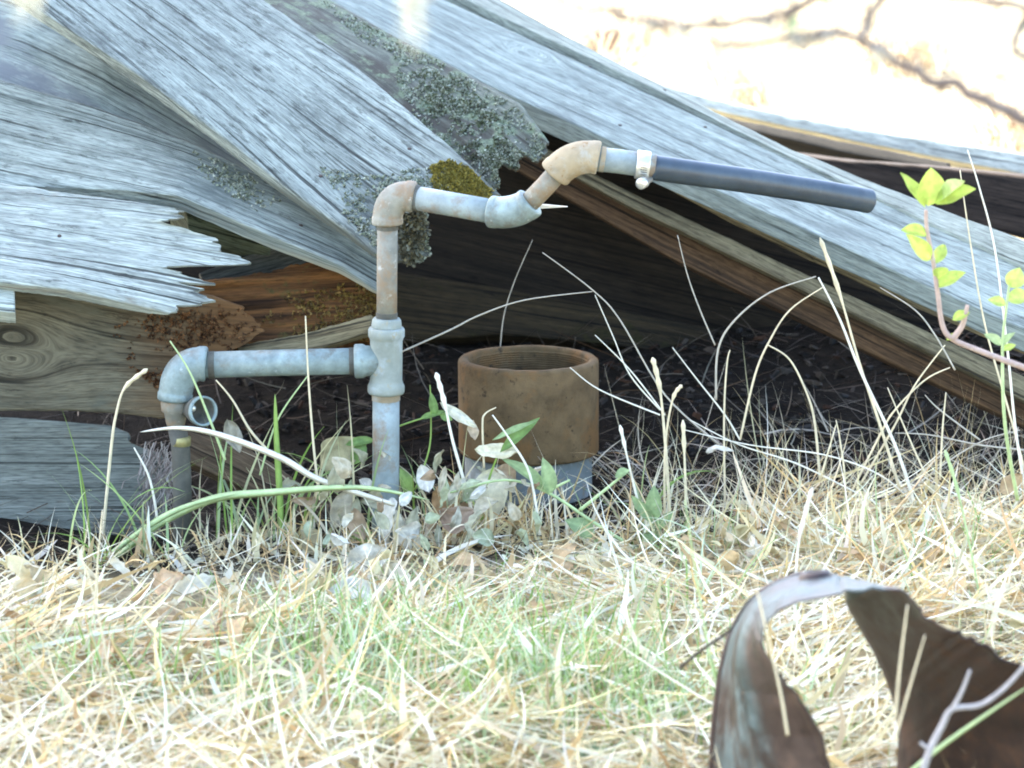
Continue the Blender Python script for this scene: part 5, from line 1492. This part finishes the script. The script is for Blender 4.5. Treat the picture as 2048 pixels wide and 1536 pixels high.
def shade_tree():
    # unseen tree added at the back left, between sun and boards, to shade the foreground
    axis = Vector((0.05, -0.45, 0.3)) + TOSUN * 8.0 + Vector((0.707, 0.707, 0)) * -0.35
    base = Vector((axis.x - 0.6, axis.y + 0.4, 0)); base.z = gz(base.x, base.y)
    t = empty('added_shade_oak', base)
    tag(t, 'unseen broad oak added at the back left to shade the boards', 'tree')
    tube('trunk', smooth_path([base - Vector((0, 0, 0.2)), base + Vector((0.1, 0, 1.2)), base + Vector((0.05, -0.1, 2.6)), axis + Vector((-0.2, 0.2, 0))]), list(np.interp(np.linspace(0, 1, 19), [0, 0.1, 1], [0.34, 0.25, 0.1])), bark, t, nseg=14)
    blobs = []
    e1 = TOSUN.cross(Vector((0, 0, 1))).normalized(); e2 = TOSUN.cross(e1).normalized()
    R5 = random.Random(5)
    for k in range(64):                              # clumps spread evenly over the crown, like seeds in a sunflower
        a = k * 2.39996; r = 1.95 * math.sqrt((k + 0.5) / 64)
        c = axis + e1 * r * math.cos(a) * 0.95 + e2 * r * math.sin(a) + TOSUN * R5.uniform(-0.7, 0.9)
        blobs.append((tuple(c), R5.uniform(0.42, 0.6)))
        if k % 6 == 0:
            s0 = base + Vector((0.05, -0.1, 2.4 + R5.random() * 1.4))
            tube('limb', smooth_path([s0, s0.lerp(c, 0.5) + Vector((0, 0, 0.3)), c]), list(np.linspace(0.07, 0.015, 13)), bark, t, nseg=8)
    crown_leaves('crown', t, blobs, 76000, 0.075, [(0.06, 0.1, 0.03), (0.08, 0.12, 0.035), (0.1, 0.13, 0.05)])


shade_tree()


def near_tree():
    # small oak beside the camera: its lichen-hung twigs cross the top of the view, out of focus
    Y = -2.9
    base = Vector((1.35, Y - 0.1, 0)); base.z = gz(base.x, base.y)
    t = empty('lichen_oak', base)
    tag(t, 'small oak whose blurred lichen-hung twigs cross the top of the view', 'tree')
    def br(name, P, r0, r1, w=0.35):
        Q = smooth_path(P, 7); n = len(Q)
        Q = [q + Vector((noise.noise((i * w, 1, r0 * 99)), noise.noise((i * w, 5, r0 * 99)), noise.noise((i * w, 9, r0 * 99)))) * 0.006 for i, q in enumerate(Q)]
        q_ = 0.75 if r0 < 0.02 else 1.0
        return tube(name, Q, [q_ * (r0 + (r1 - r0) * i / n) for i in range(n)], bark, t, nseg=9)
    br('trunk', [base - Vector((0, 0, .1)), base + Vector((0.02, 0, 0.6)), base + Vector((-0.03, 0.05, 1.2)), base + Vector((-0.05, 0.1, 1.9))], 0.05, 0.03)
    f1 = base + Vector((-0.03, 0.05, 1.1)); f2 = base + Vector((-0.04, 0.07, 1.45))
    A = lambda px, py, dy=0.0: at(px, py, Y + dy)
    br('branch', [f1, A(2450, 390), A(2200, 300), A(2048, 236), A(1937, 186), A(1836, 146), A(1758, 102), A(1672, 60), A(1600, 72)], 0.010, 0.0035)
    br('branch', [A(1672, 60), A(1582, 74), A(1470, 92), A(1418, 76)], 0.005, 0.0025)
    br('branch', [A(1720, 84), A(1735, 40), A(1790, -30), A(1900, -120, .05), f2], 0.0045, 0.007)
    br('branch', [f2, A(2300, -120), A(1900, -95), A(1600, -70), A(1200, -85), A(800, -60), A(400, -80), A(20, -40), A(-150, -60)], 0.012, 0.004)
    br('branch', [A(1690, -75), A(1600, 12), A(1523, 38), A(1367, 52), A(1250, 34), A(1150, 5), A(1080, -10)], 0.0055, 0.003)
    br('branch', [f2, A(2250, 70), A(2048, 16), A(1914, -4), A(1800, -14)], 0.007, 0.003)
    for P in ([(1560, 48), (1600, 20), (1640, -10)], [(1800, 125), (1840, 100), (1850, 70)], [(1937, 184), (1980, 160), (2040, 150)], [(1640, 66), (1600, 110), (1590, 145)], [(1740, 60), (1725, 20), (1740, 0)], [(1400, 50), (1450, 20), (1500, 0)], [(1950, 190), (2010, 175), (2050, 130)], [(1620, 70), (1570, 105), (1520, 110)]):
        br('twig', [A(*p) for p in P], 0.0025, 0.0012)
    R9 = random.Random(9)
    for (x0, y0) in ((2048, 236), (1937, 186), (1836, 146), (1758, 102), (1672, 62), (1582, 74), (1500, 88), (1523, 38), (1440, 46), (1367, 52), (1300, 42), (1220, 26), (1600, 12), (1980, 2), (1890, 165), (1720, 84)):
        for _ in range(2):
            a = R9.uniform(-2.9, 2.9); L = R9.uniform(35, 85)
            mx, my = x0 + L * 0.5 * math.cos(a) + R9.uniform(-12, 12), y0 + L * 0.5 * math.sin(a) + R9.uniform(-12, 12)
            br('twig', [A(x0, y0), A(mx, my, 0.02), A(x0 + L * math.cos(a), y0 + L * math.sin(a), 0.04)], 0.0022, 0.0009)
    # beard lichen: curled strands hanging from the limb and crusting the twigs
    def beard(px, py, n, L, spread, cols):
        V, F, C = [], [], []
        for i in range(n):
            p = A(px + random.gauss(0, spread), py + random.gauss(0, 3), random.gauss(0, 0.012))
            b0 = len(V); w = Vector((random.uniform(0.0006, 0.0014), 0, 0)).xyz
            w.rotate(Matrix.Rotation(random.uniform(0, 3.1), 3, 'Z'))
            ll = L * random.uniform(0.25, 1)
            drift = Vector((random.gauss(0, 0.2), random.gauss(0, 0.2), 0))
            for s in range(7):
                t_ = s / 6
                q = p + Vector((0, 0, -ll * t_)) + drift * ll * t_ * (1 - 0.6 * t_) + Vector((noise.noise((i, t_ * 3, 1)), noise.noise((i, t_ * 3, 9)), 0)) * 0.012
                V += [q - w * (1.1 - t_), q + w * (1.1 - t_)]
            for s in range(6): F.append((b0 + 2 * s, b0 + 2 * s + 1, b0 + 2 * s + 3, b0 + 2 * s + 2))
            c = np.array(random.choice(cols)) * random.uniform(0.85, 1.1)
            C += [c] * 14
        o = quad_mesh('hanging_lichen', np.array([tuple(v - base) for v in V]), np.array(F), LICH, np.array(C))
        o.parent = t; tag(o, kind='stuff')
    LCH = [(0.55, 0.56, 0.48), (0.62, 0.63, 0.56), (0.46, 0.46, 0.38)]
    beard(822, -60, 60, 0.072, 15, LCH)
    beard(60, -42, 50, 0.042, 14, LCH)
    beard(20, -42, 26, 0.03, 12, LCH)
    for px, py in ((1367, 52), (1440, 90), (1520, 40), (1590, 78), (1660, 62), (1760, 104), (1300, 42), (1620, 66)):
        beard(px, py, 26, 0.016, 14, [(0.55, 0.56, 0.5), (0.62, 0.62, 0.56), (0.4, 0.4, 0.34)])
    # a few thin young leaves
    for px, py, tx, ty in ((1640, 10, 1675, -5), (1600, 50, 1570, 60), (1690, 0, 1665, 18), (1590, 140, 1585, 165), (1580, 45, 1610, 52), (2030, 60, 2060, 45), (1990, 160, 2020, 150)):
        leaf_obj('leaf', A(px, py), A(tx, ty, 0.01), 0.012, (random.gauss(0, .4), -0.7, 0.7), (0.4, 0.5, 0.3), live_m, t, seed=px)
    # foliage of its own crown, above the view
    blobs = [((base.x + random.uniform(-0.3, 0.5), base.y + random.uniform(-0.4, 0.4), random.uniform(1.9, 2.5)), random.uniform(0.2, 0.35)) for _ in range(10)]
    crown_leaves('crown', t, blobs, 2500, 0.03, [(0.08, 0.13, 0.04), (0.1, 0.15, 0.05)])


near_tree()
